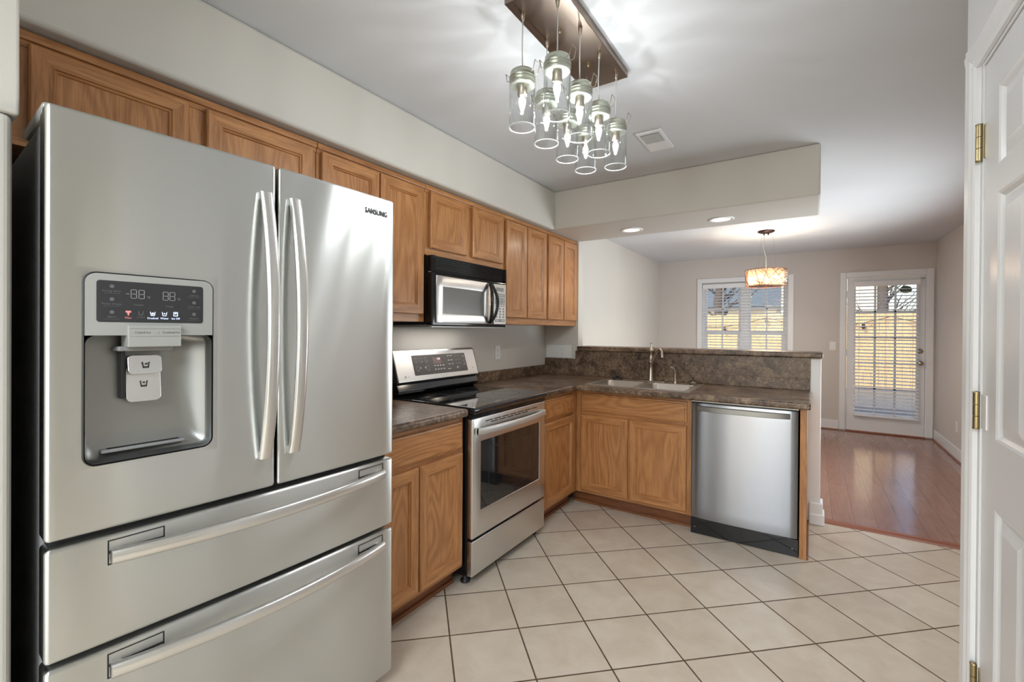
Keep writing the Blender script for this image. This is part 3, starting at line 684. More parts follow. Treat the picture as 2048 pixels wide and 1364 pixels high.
# seam ledges seen between the doors and the drawers
obj('seam_strip', MB().box(.012, FW-.012, .03, .066, .590, .606).box(.012, FW-.012, .03, .066, .845, .863), M['blackm'], FR)
def bow_handle(name, p0, p1, parent, axis, width, out):
    """flattened bar bowed outward (-y)"""
    secs = []; n = 22
    for i in range(n+1):
        t = i/n; s_ = p0[0]+(p1[0]-p0[0])*t; z = p0[1]+(p1[1]-p0[1])*t
        y = bow(s_, z)-.012-out*math.sin(PI*t)**.85
        q = []
        for k in range(14):
            a = 2*PI*k/14; cw, cd = width*math.cos(a), .0105*math.sin(a)
            cw = math.copysign(abs(math.cos(a))**.7, math.cos(a))*width; cd = math.copysign(abs(math.sin(a))**.7, math.sin(a))*.0115
            q.append((s_+cw, y+cd, z) if axis == 'z' else (s_, y+cd, z+cw))
        secs.append(q)
    mb = MB().sweep(secs, None)
    # mounting feet
    for (s_, z) in (p0, p1):
        y = bow(s_, z)
        dx = .02*(1 if s_ == p0[0] else -1) if axis == 'x' else 0; dz = .02*(1 if z == p0[1] else -1) if axis == 'z' else 0
        if axis == 'z': mb.box(s_-width*.8, s_+width*.8, y-.012, y+.001, z+min(dz, 0), z+max(dz, 0))
        else: mb.box(s_+min(dx, 0), s_+max(dx, 0), y-.012, y+.001, z-width*.8, z+width*.8)
    return obj(name, mb, M['steel_plain'], parent)
bow_handle('handle', (.434, .952), (.434, 1.700), dl, 'z', .0165, .048)
bow_handle('handle', (.516, .952), (.516, 1.700), dr, 'z', .0165, .048)
for dw_, z in ((md, .802), (ld, .545)):
    bow_handle('handle', (.104, z), (.850, z), dw_, 'x', .0165, .040)
    for a, b_ in ((.100, .205), (.752, .856)):
        pk = MB(); y0_, y1_ = bow(a, 0)-.001, bow(b_, 0)-.001
        z0, z1 = z-.022, z+.034; w_ = .0025
        for (xa, xb, za, zb) in ((a, b_, z1-w_, z1), (a, b_, z0, z0+w_), (a, a+w_, z0, z1), (b_-w_, b_, z0, z1)):
            ya, yb = bow(xa, 0)-.0012, bow(xb, 0)-.0012
            pk.add([(xa, ya, za), (xb, yb, za), (xb, yb, zb), (xa, ya, zb)], [(0, 1, 2, 3)])
        pk.add([(a, y0_+.0003, z-.0+.004), (b_, y1_+.0003, z+.0+.004), (b_, y1_+.0003, z+.010), (a, y0_+.0003, z+.010)], [(0, 1, 2, 3)])
        obj('handle_recess', pk, M['blackm'], dw_)
# logo
lg = MB(); text(lg, 'SAMSUNG', .0255, .820, 1.7205, 0, bold=.03, sx=.84); lg.v = [(x, bow(x, 0)-.0016, z) for x, y, z in lg.v]; obj('brand_lettering', lg, M['ink'], dr)
# dispenser: frame, niche, display, levers
dsp = MB(); fy_ = bow(.306, 0)-.0015
out = rrect(DX0, DX1, DZ0, DZ1, .022, 6); inn = rrect(DX0+.0035, DX1-.0035, DZ0+.0035, 1.297, .019, 6)
# thin rim around everything
def ring_between(mb, A, B, ya, yb):
    n = len(A); mb.add([(p[0], ya, p[1]) for p in A]+[(p[0], yb, p[1]) for p in B], [(i, (i+1) % n, (i+1) % n+n, i+n) for i in range(n)], True)
o2_ = rrect(DX0-.002, DX1+.002, DZ0-.002, DZ1+.002, .024, 6)
rim = MB(); ring_between(rim, o2_, o2_, .02, fy_+.002); ring_between(rim, o2_, out, fy_+.002, fy_); ring_between(rim, out, out, fy_, .02)
dspo = obj('dispenser', rim, M['blackm'], dl)
sur = MB(); oo_ = rrect(DX0-.0115, DX1+.0115, DZ0-.0115, DZ1+.0115, .003, 6); ii_ = rrect(DX0-.0015, DX1+.0015, DZ0-.0015, DZ1+.0015, .024, 6)
nn_ = len(oo_); sur.add([(p[0], bow(p[0], 0)-.0004, p[1]) for p in oo_]+[(p[0], bow(p[0], 0)-.0006, p[1]) for p in ii_]+[(p[0], .02, p[1]) for p in ii_],
    [(i, (i+1) % nn_, (i+1) % nn_+nn_, i+nn_) for i in range(nn_)]+[(nn_+i, nn_+(i+1) % nn_, (i+1) % nn_+2*nn_, i+2*nn_) for i in range(nn_)])
obj('dispenser_surround', sur, M['steel'], dl)
# upper fascia
fas = MB(); pts = [p for p in rrect(DX0+.001, DX1-.001, 1.299, DZ1-.001, .021, 6)]
pts2 = [(DX1-.001, 1.299), ]+[p for p in rrect(DX0+.001, DX1-.001, 1.20, DZ1-.001, .021, 6) if p[1] > 1.3]+[(DX0+.001, 1.299)]
fas.prism(pts2, 'y', fy_-.0005, .03); lab(obj('fascia', fas, M['lightgrey'], dspo), 'silver grey fascia')
# niche: shell with sloping back
nb = MB(); x0, x1 = DX0+.002, DX1-.002
zt, zb = 1.299, DZ0+.002
A = rrect(x0, x1, zb, zt, .020, 6)
lv_ = [(0, fy_+.0015), (0, .012), (.004, .024)]
rs = [[(p[0], y, p[1]) for p in rrect(x0+i, x1-i, zb+i, zt-i*.2, .020, 6)] for i, y in lv_]
# back plate slopes: deeper at the top, shallower at the bottom; narrower than mouth on the right
def backpt(p):
    t = (p[1]-zb)/(zt-zb); u = (p[0]-x0)/(x1-x0)
    return (x0+.010+(x1-x0-.010)*u*(.80-.12*t+.0)+(0), .040+.020*t, zb+.045+(zt-zb-.045)*t)
rs.append([backpt(p) for p in A])
n = len(A); nb.add([q for r_ in rs for q in r_], [(i*n+k, i*n+(k+1) % n, (i+1)*n+(k+1) % n, (i+1)*n+k) for i in range(len(rs)-1) for k in range(n)]+[tuple(range((len(rs)-1)*n, len(rs)*n))], True)
nic = obj('niche', nb, M['steel_dark'], dspo); auto(nic, 50)
obj('drip_tray', MB().box(DX0+.034, DX0+.196, .012, .040, DZ0+.018, DZ0+.0255), M['grey'], dspo, bevel=.002)
obj('drip_slot', MB().box(DX0+.046, DX0+.185, .017, .035, DZ0+.0255, DZ0+.0262), M['dark'], dspo)
# display window with icons
dsx0, dsx1, dsz0, dsz1 = .078, .283, 1.329, 1.422; yd = fy_-.0012
dd = obj('display', MB().prism(rrect(dsx0, dsx1, dsz0, dsz1, .006, 4), 'y', yd, yd+.004), M['panel_dark'], dspo)
def seg7(mb, ch, x, z, w, h, t, y):
    S7 = dict(zip('abcdefg', [(t, w-t, h-t, h), (w-t, w, h/2+t/2, h-t), (w-t, w, t, h/2-t/2), (t, w-t, 0, t), (0, t, t, h/2-t/2), (0, t, h/2+t/2, h-t), (t, w-t, h/2-t/2, h/2+t/2)]))
    for c in {'8': 'abcdefg', '-': 'g', '1': 'bc', '0': 'abcdef'}[ch]:
        a, b_, c0, c1_ = S7[c]; rect(mb, x+a, x+b_, z+c0, z+c1_, y)
sg = MB(); ys_ = yd-.0003
rect(sg, .1285, .1345, 1.3935, 1.3948, ys_)
for x in (.137, .1515): seg7(sg, '8', x, 1.384, .0115, .021, .0013, ys_)
for x in (.198, .2115): seg7(sg, '8', x, 1.383, .0115, .021, .0013, ys_)
text(sg, '°F', .008, .1665, 1.385, ys_-.0004, 'LEFT'); text(sg, '°F', .008, .2265, 1.384, ys_-.0004, 'LEFT')
obj('segment_digits', sg, M['seg'], dd)
for x, s_ in ((.104, ('Energy Saver', 'Power Freeze', 'Alarm')), (.263, ('Lighting', 'Child Lock', 'Vacation'))):
    dm = MB()
    for k, q in enumerate(s_):
        z = 1.397-.029*k; text(dm, q, .0062, x, z, ys_); rect(dm, x-.014, x+.014, z-.0035, z-.003, ys_)
        dm.lathe([(.0042, ys_-.0004), (.0042, ys_)], (x, 0, z+.0125), 10, 'y')
    obj('dim_captions', dm, M['dim'], dd)
dm = MB()
text(dm, 'Freezer', .006, .152, 1.368, ys_); text(dm, 'Fridge', .006, .212, 1.367, ys_); text(dm, 'Cubed', .0055, .156, 1.3395, ys_)
def cup(mb, x, z, s_, y):
    for a, b_ in (((-s_, s_), (-s_*.65, -s_)), ((s_, s_), (s_*.65, -s_))):
        mb.add([(x+a[0]-.0007, y, z+a[1]), (x+a[0]+.0007, y, z+a[1]), (x+b_[0]+.0007, y, z+b_[1]), (x+b_[0]-.0007, y, z+b_[1])], [(0, 1, 2, 3)])
    rect(mb, x-s_*.72, x+s_*.72, z-s_, z-s_+.0014, y)
cup(dm, .156, 1.3505, .0045, ys_); obj('dim_captions', dm, M['dim'], dd)
li = MB()
cup(li, .1785, 1.350, .0047, ys_); li.lathe([(.0026, ys_-.0003), (.0026, ys_)], (.1785, 0, 1.3505), 8, 'y')
cup(li, .2015, 1.350, .0047, ys_); li.lathe([(.0017, ys_-.0003), (.0017, ys_)], (.2015, 0, 1.351), 8, 'y')
for (a, b_, c, d_) in ((.2195, .2285, 1.3542, 1.3555), (.2195, .2285, 1.3455, 1.3470), (.2195, .2208, 1.3455, 1.3555), (.2272, .2285, 1.3455, 1.3555), (.2222, .2258, 1.3505, 1.3532)): rect(li, a, b_, c, d_, ys_)
for x, q in ((.1785, 'Crushed'), (.2015, 'Water'), (.2240, 'Ice Off')): text(li, q, .0062, x, 1.3375, ys_, bold=.01)
obj('lit_icons', li, M['lit'], dd)
rd = MB()
rect(rd, .128, .138, 1.3515, 1.3555, ys_); rect(rd, .131, .135, 1.3475, 1.3515, ys_); rd.lathe([(.0014, ys_-.0003), (.0014, ys_)], (.133, 0, 1.3455), 8, 'y'); text(rd, 'Filter', .006, .133, 1.3375, ys_)
obj('filter_icon', rd, M['litred'], dd)
# ice chute block and levers
ib = obj('ice_selector', MB().box(.130, .233, fy_-.012, .03, 1.272, 1.3225), M['lightgrey'], dspo, bevel=.002)
tb = MB(); text(tb, 'Cubed Ice', .0072, .157, 1.3035, fy_-.0123); text(tb, '|', .0072, .187, 1.3035, fy_-.0123); text(tb, 'Crushed Ice', .0072, .212, 1.3035, fy_-.0123)
for z in (1.2965, 1.3145): rect(tb, .133, .230, z, z+.0003, fy_-.012)
obj('selector_lettering', tb, M['ink'], ib)
obj('chute', MB().box(.118, .225, .0, .05, 1.262, 1.2735), M['grey'], dspo, bevel=.003)
def lever(x0, x1, z0, z1, ytop, ybot, r, name):
    mb = MB(); p = rrect(x0, x1, z0, z1, r, 6); f = lambda z: ytop+(ybot-ytop)*(z1-z)/(z1-z0)
    n = len(p); mb.add([(q[0], f(q[1]), q[1]) for q in p]+[(q[0], f(q[1])+.008, q[1]) for q in p], [tuple(range(n)), tuple(range(n, 2*n))]+[(i, (i+1) % n, (i+1) % n+n, i+n) for i in range(n)])
    return obj(name, mb, M['steel_plain'], dspo, bevel=.0015)
lever(.138, .206, 1.140, 1.224, .030, .020, .012, 'water_lever'); lever(.138, .204, 1.207, 1.252, .016, .006, .010, 'ice_lever')
obj('lever_bracket', MB().box(.128, .137, .022, .05, 1.15, 1.262), M['blackm'], dspo, bevel=.002)
ic = MB(); yy = .0225
def cup2(mb, x, z, s_, y):
    for sg_ in (-1, 1): mb.add([(x+sg_*s_, y, z+s_), (x+sg_*(s_-.002), y, z+s_), (x+sg_*(s_*.75-.002), y, z-s_), (x+sg_*s_*.75, y, z-s_)], [(0, 1, 2, 3)])
    mb.add([(x-s_*.78, y, z-s_), (x+s_*.78, y, z-s_), (x+s_*.85, y, z-s_*.4), (x-s_*.85, y, z-s_*.4)], [(0, 1, 2, 3)])
cup2(ic, .172, 1.182, .0075, .0235); ic.lathe([(.0022, .023), (.0022, .0235)], (.172, 0, 1.185), 8, 'y')
cup2(ic, .172, 1.228, .0075, .0085); ic.lathe([(.0024, .008), (.0024, .0085)], (.173, 0, 1.231), 6, 'y')
obj('lever_icon', ic, M['ink'], dspo)

# ------------------------------------------------------------------ range
SV = thing('electric_range', 'freestanding stainless and black electric range between the base cabinets', 'range', (-1.44, 1.812, 0), RL)
SW = .750
obj('body', MB().box(0, SW, .035, .645, .045, .902), M['black'], SV, bevel=.003)
for x in (.035, SW-.035):
    for y in (.07, .60): obj('foot', MB().lathe([(.026, 0), (.026, .010), (.014, .014), (.014, .046)], (x, y, 0), 16), M['rubber'], SV)
obj('cooktop', MB().prism([(-.012, .892), (-.016, .905), (-.010, .918), (.0, .922), (.60, .922), (.60, .902), (-.006, .886)], 'x', -.002, SW+.002), M['blackg'], SV, bevel=.003)
bn = MB()
for cx, cy, r in ((.20, .17, .115), (.55, .17, .09), (.20, .43, .08), (.55, .43, .115)):
    obj('burner_ring', MB().lathe([(r, .9219), (r, .9222), (r-.0025, .9222), (r-.0025, .9219)], (cx, cy, 0), 48, closed=True), M['ctrl'], SV)
dv = obj('oven_door', MB().grid([0, .075, SW-.068, SW], [.243, .375, .735, .862], lambda x, z: 0, .034, [(1, 1)]), M['steel_plain'], SV, bevel=.006, seg=3)
obj('oven_window', MB().box(.073, SW-.066, .004, .03, .373, .737), M['blackg'], dv)
iw = MB(); frame_boxes(iw, .15, SW-.15, .42, .685, .004, .0034, .0041); obj('window_border', iw, M['panel_dark'], dv)
obj('vent_panel', MB().box(0, SW, -.001, .030, .864, .884), M['black'], SV, bevel=.002)
vs_ = MB()
for k in range(7):
    a = .11+k*.078; vs_.box(a, a+.066, -.0012, .001, .834, .8385)
    if k not in (0, 6): vs_.box(a-.03, a+.035, -.0012, .001, .823, .8275)
obj('vent_slots', vs_, M['dark'], dv)
secs = []
for i in range(21):
    t = i/20; x = .028+(SW-.056)*t; y = -.014-.034*math.sin(PI*t)**.8; z = .795+.010*math.sin(PI*t)*0
    secs.append([(x, y+.008*math.sin(2*PI*k/14), z+.019*math.copysign(abs(math.cos(2*PI*k/14))**.6, math.cos(2*PI*k/14))) for k in range(14)])
mb = MB().sweep(secs, None).box(.028, .055, -.016, .001, .778, .812).box(SW-.055, SW-.028, -.016, .001, .778, .812)
hd = obj('handle', mb, flat('pale_silver_handle', srgb(208, 208, 206), rough=.35, metal=.7), dv)
obj('storage_drawer', MB().box(0, SW, .0, .034, .050, .230), M['steel_plain'], SV, bevel=.006, seg=3)
# backguard
obj('riser', MB().prism([(.60, .905), (.585, .925), (.555, .940), (.545, .955), (.560, .99), (.575, 1.015), (.645, 1.015), (.645, .905)], 'x', .0, SW), M['black'], SV, bevel=.004)
def P_(t, off=0): # front face line of control panel
    y = .542+.058*t; z = 1.008+.182*t; nrm = Vector((0, -.182, .058)).normalized(); return (y+nrm.y*off, z+nrm.z*off)
pb = MB(); pts_ = [P_(0), P_(.95), (.604, 1.193), (.640, 1.193), (.646, 1.02), (.57, 1.004)]
pb.prism(pts_, 'x', 0, SW); bg = obj('backguard', pb, M['steel_plain'], SV, bevel=.005, seg=3)
obj('backguard_end', MB().prism([(.545, 1.006), (.600, 1.185), (.646, 1.19), (.646, 1.006)], 'x', -.004, 0).prism([(.545, 1.006), (.600, 1.185), (.646, 1.19), (.646, 1.006)], 'x', SW, SW+.004), M['blackm'], SV)
def onpanel(mb2):  # mb2 built in x, (t as z from 0..1 scaled by .191) at y=offset(-) ; map onto the tilted face
    L_ = .191; res = []
    for (x, y, z) in mb2.v:
        yy_, zz_ = P_(z/L_, -y); res.append((x, yy_, zz_))
    mb2.v = res; return mb2
cp = obj('control_panel', onpanel(MB().prism(rrect(.140, .640, .032, .158, .006, 3), 'y', -.0015, .001)), M['ctrl'], bg)
pr_ = MB()
def arc(mb, x, z, r, y=-.0018):
    pts = [(x+r*math.cos(R(-50+280*i/14)), y, z+r*math.sin(R(-50+280*i/14))) for i in range(15)]; mb.tube(pts, .0006, 4)
    rect(mb, x-.012, x-.004, z-r-.001, z-r, y); rect(mb, x+.004, x+.012, z-r-.001, z-r, y); rect(mb, x-.0006, x+.0006, z-r-.006, z-r+.001, y)
for x in (.170, .212, .256): arc(pr_, x, .128, .012)
for x in (.172, .262): arc(pr_, x, .075, .013)
for x in (.196, .238): rect(pr_, x-.003, x+.003, .072, .083, -.0018)
digits = [('1', 0, 0), ('2', 1, 0), ('3', 2, 0), ('4', 0, 1), ('5', 1, 1), ('6', 2, 1), ('7', 0, 2), ('8', 1, 2), ('9', 2, 2), ('0', 1, 3)]
for ch, i, j in digits: text(pr_, ch, .010, .540+.020*i, .137-.026*j, -.0018)
for i, x in enumerate((.325, .352, .377, .404)):
    for z in (.082, .058): rect(pr_, x-.008, x+.008, z, z+.0025, -.0018); rect(pr_, x-.006, x+.006, z+.004, z+.006, -.0018)
for x in (.465, .495):
    for z in (.142, .112, .086): rect(pr_, x-.009, x+.009, z, z+.003, -.0018)
rect(pr_, .44, .47, .055, .0575, -.0018); rect(pr_, .535, .542, .055, .068, -.0018)
for z in (.13, .105, .075): rect(pr_, .605, .630, z, z+.0012, -.0018)
text(pr_, 'Clear', .008, .617, .136, -.0018); text(pr_, 'Start', .008, .617, .084, -.0018)
obj('panel_print', onpanel(pr_), M['print'], cp)
obj('clock_window', onpanel(MB().prism(rrect(.315, .392, .097, .139, .003, 2), 'y', -.0019, -.0014)), M['clockbg'], cp)
ck = MB(); seg7(ck, '1', .350, .122, .007, .012, .0014, -.0022); rect(ck, .3605, .362, .130, .1315, -.0022); rect(ck, .3605, .362, .125, .1265, -.0022); seg7(ck, '0', .364, .122, .007, .012, .0014, -.0022); seg7(ck, '8', .374, .122, .007, .012, .0014, -.0022)
obj('clock_digits', onpanel(ck), M['clock'], cp)
bl_ = MB().lathe([(.008, -.0008), (.008, 0)], (.060, 0, .03), 20, 'y'); obj('round_badge', onpanel(bl_), M['lightgrey'], bg)
bt = MB(); text(bt, 'LG', .010, .083, .0265, -.0005); rect(bt, .695, .702, .045, .052, 0); obj('badge_lettering', onpanel(bt), M['dim'], bg)

# ------------------------------------------------------------------ microwave
MWX = -1.742
MV = thing('microwave', 'stainless and black over-the-range microwave under the short cabinet', 'microwave', (MWX, 1.828, 1.338), RL)
mw, mh = .722, .392
obj('body', MB().box(0, mw+.03, .03, .362, .004, mh), M['black'], MV, bevel=.003)
obj('face_frame', MB().box(0, mw, .0, .03, 0, .300), M['black'], MV, bevel=.008, seg=3)
gr = MB().box(0, mw, .012, .03, .304, mh).box(0, .03, -.0, .013, .304, mh).box(mw-.012, mw, 0, .013, .304, mh)
for k in range(7): z = .311+k*.0115; gr.prism([(.013, z), (.0, z+.001), (.0, z+.005), (.013, z+.008)], 'x', .03, mw-.012)
obj('vent_grille', gr, M['black'], MV)
dm_ = obj('door', MB().grid([.030, .085, .470, .560], [.018, .070, .222, .284], lambda x, z: -.006, .002, [(1, 1)]), M['steel_plain'], MV, bevel=.003)
obj('door_window', MB().box(.083, .472, -.003, .001, .068, .224), flat('grey_mesh_window', srgb(128, 128, 126), rough=.22, metal=.35), dm_)
ctl = obj('control_panel', MB().box(.572, mw-.010, -.006, .002, .018, .284), M['steel_plain'], MV, bevel=.003)
cx0, cx1 = .585, mw-.024
obj('clock_window', MB().box(cx0+.012, cx1-.016, -.0068, -.005, .238, .262), M['grey'], ctl)
kb = MB()
for (a, b_) in ((.200, .222), (.150, .195), (.034, .054)): obj('button_field', rect(MB(), cx0, cx1, a, b_, -.0060), M['grey'], ctl)
kk = MB()
for j in range(4):
    for i in range(3): x = cx0+.018+i*(cx1-cx0-.036)/2; kk.prism(rrect(x-.010, x+.010, .062+j*.018, .074+j*.018, .005, 3), 'y', -.0068, -.006)
for i in range(4): x = cx0+.012+i*(cx1-cx0-.024)/3; rect(kk, x-.009, x+.009, .136, .145, -.006)
obj('keypad_button', kk, M['grey'], ctl)
kl = MB()
for j in range(2):
    for i in range(3): x = cx0+.018+i*(cx1-cx0-.036)/2; rect(kl, x-.011, x+.011, .155+j*.020, .168+j*.020, -.0064)
for i in range(2): x = cx0+.024+i*(cx1-cx0-.048); rect(kl, x-.016, x+.016, .038, .050, -.0064)
rect(kl, cx0+.01, cx1-.01, .206, .216, -.0064)
obj('pale_button', kl, M['lightgrey'], ctl)
dgt = MB()
for j, row in enumerate(('123', '456', '789', ' 0 ')):
    for i, ch in enumerate(row):
        if ch != ' ': text(dgt, ch, .009, cx0+.018+i*(cx1-cx0-.036)/2, .0645+.018*(3-j), -.0071)
obj('keypad_digits', dgt, M['print'], ctl)
light('cooktop_wall_fill', 'AREA', (-1.90, 2.19, 1.330), 1.5, (1, .95, .9), .22, .55)  # added fill under the microwave to brighten the wall behind the range
# lens-shaped loop handle
hm = MB(); secs = []
for side in (-1, 1):
    secs = []
    for i in range(21):
        t = i/20; z = .022+.262*t; x = .520+side*.030*math.sin(PI*t)**.8; y = -.012-.040*math.sin(PI*t)**.75
        secs.append([(x+.0095*math.cos(2*PI*k/10), y+.011*math.sin(2*PI*k/10), z) for k in range(10)])
    hm.sweep(secs, None)
hm.box(.508, .532, -.014, -.0055, .022, .040).box(.508, .532, -.014, -.0055, .266, .284)
obj('handle', hm, M['black'], dm_)
obj('underside_panel', MB().box(.02, mw, .02, .35, -.006, .004), M['lightgrey'], MV)

# ------------------------------------------------------------------ dishwasher
DW = thing('dishwasher', 'stainless dishwasher with black kick plate at the right end of the peninsula', 'dishwasher', (-.657, 3.115, 0))
dw = .597
obj('tub', MB().box(.004, dw-.004, .045, .60, .09, .868), M['blackm'], DW)
obj('kick_plate', MB().box(0, dw, .012, .030, .002, .100), M['black'], DW, bevel=.002)
for x in (.025, dw-.03): obj('screw', MB().lathe([(.004, .012), (.004, .0105), (0, .010)], (x, 0, .045), 10, 'y'), M['nickel'], DW)
dbow = lambda x, z: -.012*(1-abs(2*x/dw-1)**3)-.004*(1-abs((z-.48)/.38)**2) if True else 0
ddoor = obj('door', MB().grid(lin(.002, dw-.004, 14), lin(.108, .858, 10), dbow, .040), M['steel_dw'], DW, bevel=.006, seg=3)
obj('top_lip', MB().box(.002, dw-.002, .012, .044, .860, .869), M['steel_dark'], DW)
pk = MB(); secs = []
for i in range(25):
    t = i/24; x = .038+(dw-.082)*t; yb_ = dbow(x, .82)-.001; b_ = math.sin(PI*t)**.7
    zc = .822-.0*b_
    secs.append([(x, yb_-.0-.020*b_ , zc+.0165*1), (x, yb_-.005-.022*b_, zc+.0145), (x, yb_-.005-.022*b_, zc-.0135), (x, yb_-.020*b_, zc-.0165), (x, yb_+.002, zc-.0165), (x, yb_+.002, zc+.0165)])
hh = obj('handle', MB().sweep(secs, None), M['steel_dark'], ddoor); auto(hh, 40)

# ------------------------------------------------------------------ ceiling vent, recessed lights
v = thing('ceiling_vent', 'small white exhaust vent grille in the kitchen ceiling', 'vent', (-.777, 2.675, H))
obj('frame', MB().box(-.073, .073, -.145, .145, -.012, 0), M['trim'], v, bevel=.006)
obj('grille_opening', MB().box(-.052, .052, -.118, .010, -.0135, -.0115), M['dark'], v)
g_ = MB()
for k in range(11): y = -.114+k*.0117; g_.prism([(y, -.0135), (y+.003, -.0155), (y+.004, -.0150), (y+.001, -.0130)], 'x', -.052, .052)
obj('louvers', g_, M['trim'], v)
obj('lens', MB().box(-.052, .052, .022, .128, -.0145, -.0115), M['trim'], v, bevel=.002)
for k, (x, y, l_) in enumerate(((-1.215, 3.560, 'round recessed ceiling light nearer the wall cabinets'), (-.555, 3.560, 'round recessed ceiling light nearer the right end of the soffit'))):
    t = thing('recessed_light', l_+', lit', 'light', (x, y, 2.131), 0, 'recessed lights in the peninsula soffit')
    obj('trim_ring', MB().lathe([(.086, 0), (.086, -.004), (.078, -.008), (.064, -.005), (.062, 0)], (0, 0, 0), 40), M['trim'], t)
    obj('lens', MB().lathe([(.064, -.003), (.05, -.0045), (0, -.005)], (0, 0, 0), 32), M['can'], t)
    light('recessed_lamp', 'AREA', (x, y, 2.122), 2.1, (1, .87, .72), .10, .10).data.shape = 'DISK'

# ------------------------------------------------------------------ jar chandelier
CH = thing('jar_chandelier', 'eight-jar glass pendant chandelier on a long nickel ceiling plate', 'chandelier', (-.772, 1.578, H))
obj('canopy', MB().box(-.100, .100, -.325, .325, -.030, 0), M['bronze'], CH, bevel=.003)
for y in (-.115, .135): obj('finial', MB().lathe([(.006, -.030), (.004, -.034), (.007, -.038), (.004, -.044), (0, -.046)], (.0, y, 0), 12), M['brass'], CH)
jars = [(-.068, -.258, -.229), (-.068, -.086, -.225), (-.068, .088, -.228), (-.058, .245, -.228), (.064, -.252, -.219), (.067, -.085, -.233), (.067, .090, -.232), (.070, .264, -.232)]
gl = MB().lathe([(.0455, -.150), (.0455, -.004), (.040, .004), (.0375, .004), (.043, -.005), (.043, -.150)], (0, 0, 0), 32, closed=True)
first = True
proto = {}
for x, y, z in jars:       # z: top of lid relative to the ceiling
    c = Vector((x, y, z))
    cw = random.uniform(-.004, .004)
    obj('cord', MB().tube([(x, y, -.045), (x+cw, y, (z-.045)/2), (x, y, z)], .0022, 6), M['cord'], CH)
    def part(nm, mk, mat, par=CH):
        if nm in proto: o = proto[nm].copy(); COL.objects.link(o); o.parent = par
        else: o = obj(nm, mk(), mat, par); proto[nm] = o
        if par == CH: o.location = (x, y, z)
        return o
    o = part('strain_relief', lambda: MB().lathe([(.0075, 0), (.0075, -.006), (.0045, -.028), (0, -.028)], (0, 0, 0), 12), M['nickel']); o.location = (x, y, -.030)
    lidm = part('jar_lid', lambda: MB().lathe([(0, 0), (.034, -.001), (.041, -.006), (.042, -.012), (.042, -.022), (.0455, -.025), (.0455, -.029), (.042, -.031), (.0455, -.034), (.0455, -.038), (.042, -.041), (.044, -.046), (.044, -.052), (.040, -.054), (0, -.050)], (0, 0, 0), 32), M['lid'])
    wl_ = part('wire_bail', lambda: MB().tube([(.040, -.012, -.020), (.052, -.016, -.018), (.060, -.016, .012), (.060, .016, .012), (.052, .016, -.018), (.040, .012, -.020)], .0014, 6).tube([(-.040, -.012, -.028), (-.052, -.016, -.030), (-.058, -.016, -.002), (-.058, .016, -.002), (-.052, .016, -.030), (-.040, .012, -.028)], .0014, 6), M['nickel'], lidm)
    jr = part('glass_jar', lambda: gl, M['jar']); jr.location = (x, y, z-.046)
    rm = part('jar_rim', lambda: MB().lathe([(.0460, -.1508), (.0460, -.1485), (.0426, -.1485), (.0426, -.1508)], (0, 0, 0), 40, closed=True), M['rim_glint'], jr)
    part('socket', lambda: MB().lathe([(.017, -.05), (.017, -.085), (.013, -.088), (0, -.088)], (0, 0, 0), 18), M['nickel'])
    part('bulb', lambda: MB().lathe([(.006, -.088), (.0115, -.098), (.0125, -.108), (.009, -.124), (.004, -.140), (0, -.144)], (0, 0, 0), 14), M['bulb'])
    light('chandelier_lamp', 'POINT', (CH.location.x+x, CH.location.y+y, H+z-.158), 2.5, (.94, .96, .97), .006)

# ------------------------------------------------------------------ dining pendant
PD = thing('drum_pendant', 'round woven copper-wire drum pendant glowing above the dining area', 'pendant light', (-.437, 5.745, H))
obj('canopy', MB().lathe([(.085, 0), (.083, -.012), (.06, -.022), (0, -.024)], (0, 0, 0), 32), M['oil'], PD)
for x, y in ((-.02, 0), (.02, .01)): obj('cord_grip', MB().lathe([(.008, -.022), (.008, -.045), (0, -.046)], (x, y, 0), 10), M['oil'], PD)
zt_, zb_ = -.432, -.615; RS = .205
for a in (20, 140, 260): obj('suspension_wire', MB().tube([(.06*math.cos(R(a)), .06*math.sin(R(a)), -.02), (.11*math.cos(R(a)), .11*math.sin(R(a)), zt_-.02)], .0011, 5), M['nickel'], PD)
obj('power_cord', MB().tube([(-.02, 0, -.045), (-.03, 0, -.14), (-.018, 0, -.22), (.002, 0, -.30), (0, 0, zt_)], .0022, 6), M['cord'], PD)
sh = MB()
for z in (zt_, zb_): sh.tube([(RS*math.cos(2*PI*k/48), RS*math.sin(2*PI*k/48), z) for k in range(49)], .0028, 6)
rr = random.Random(3)
for k in range(58):
    a0 = rr.uniform(0, 2*PI); da = rr.uniform(.25, 1.1)*rr.choice((-1, 1)); z0 = rr.choice((zt_, zt_, rr.uniform(zb_, zt_))); z1 = rr.choice((zb_, zb_, rr.uniform(zb_, zt_)))
    r_ = RS+rr.uniform(-.004, .003)
    sh.tube([(r_*math.cos(a0+da*t/7), r_*math.sin(a0+da*t/7), z0+(z1-z0)*(t/7)) for t in range(8)], rr.uniform(.0016, .0032), 5)
obj('wire_shade', sh, M['wire'], PD)
cr = MB()
for k in range(150):
    a = rr.uniform(0, 2*PI); r_ = rr.uniform(.185, .197); z = rr.uniform(zb_, zt_); s_ = rr.uniform(.005, .010); c = (r_*math.cos(a), r_*math.sin(a), z)
    cr.add([(c[0]+s_, c[1], c[2]), (c[0]-s_, c[1], c[2]), (c[0], c[1]+s_, c[2]), (c[0], c[1]-s_, c[2]), (c[0], c[1], c[2]+s_), (c[0], c[1], c[2]-s_)],
           [(0, 2, 4), (2, 1, 4), (1, 3, 4), (3, 0, 4), (2, 0, 5), (1, 2, 5), (3, 1, 5), (0, 3, 5)])
cro = obj('crystal_beads', cr, M['crystal'], PD); cro['kind'] = 'stuff'
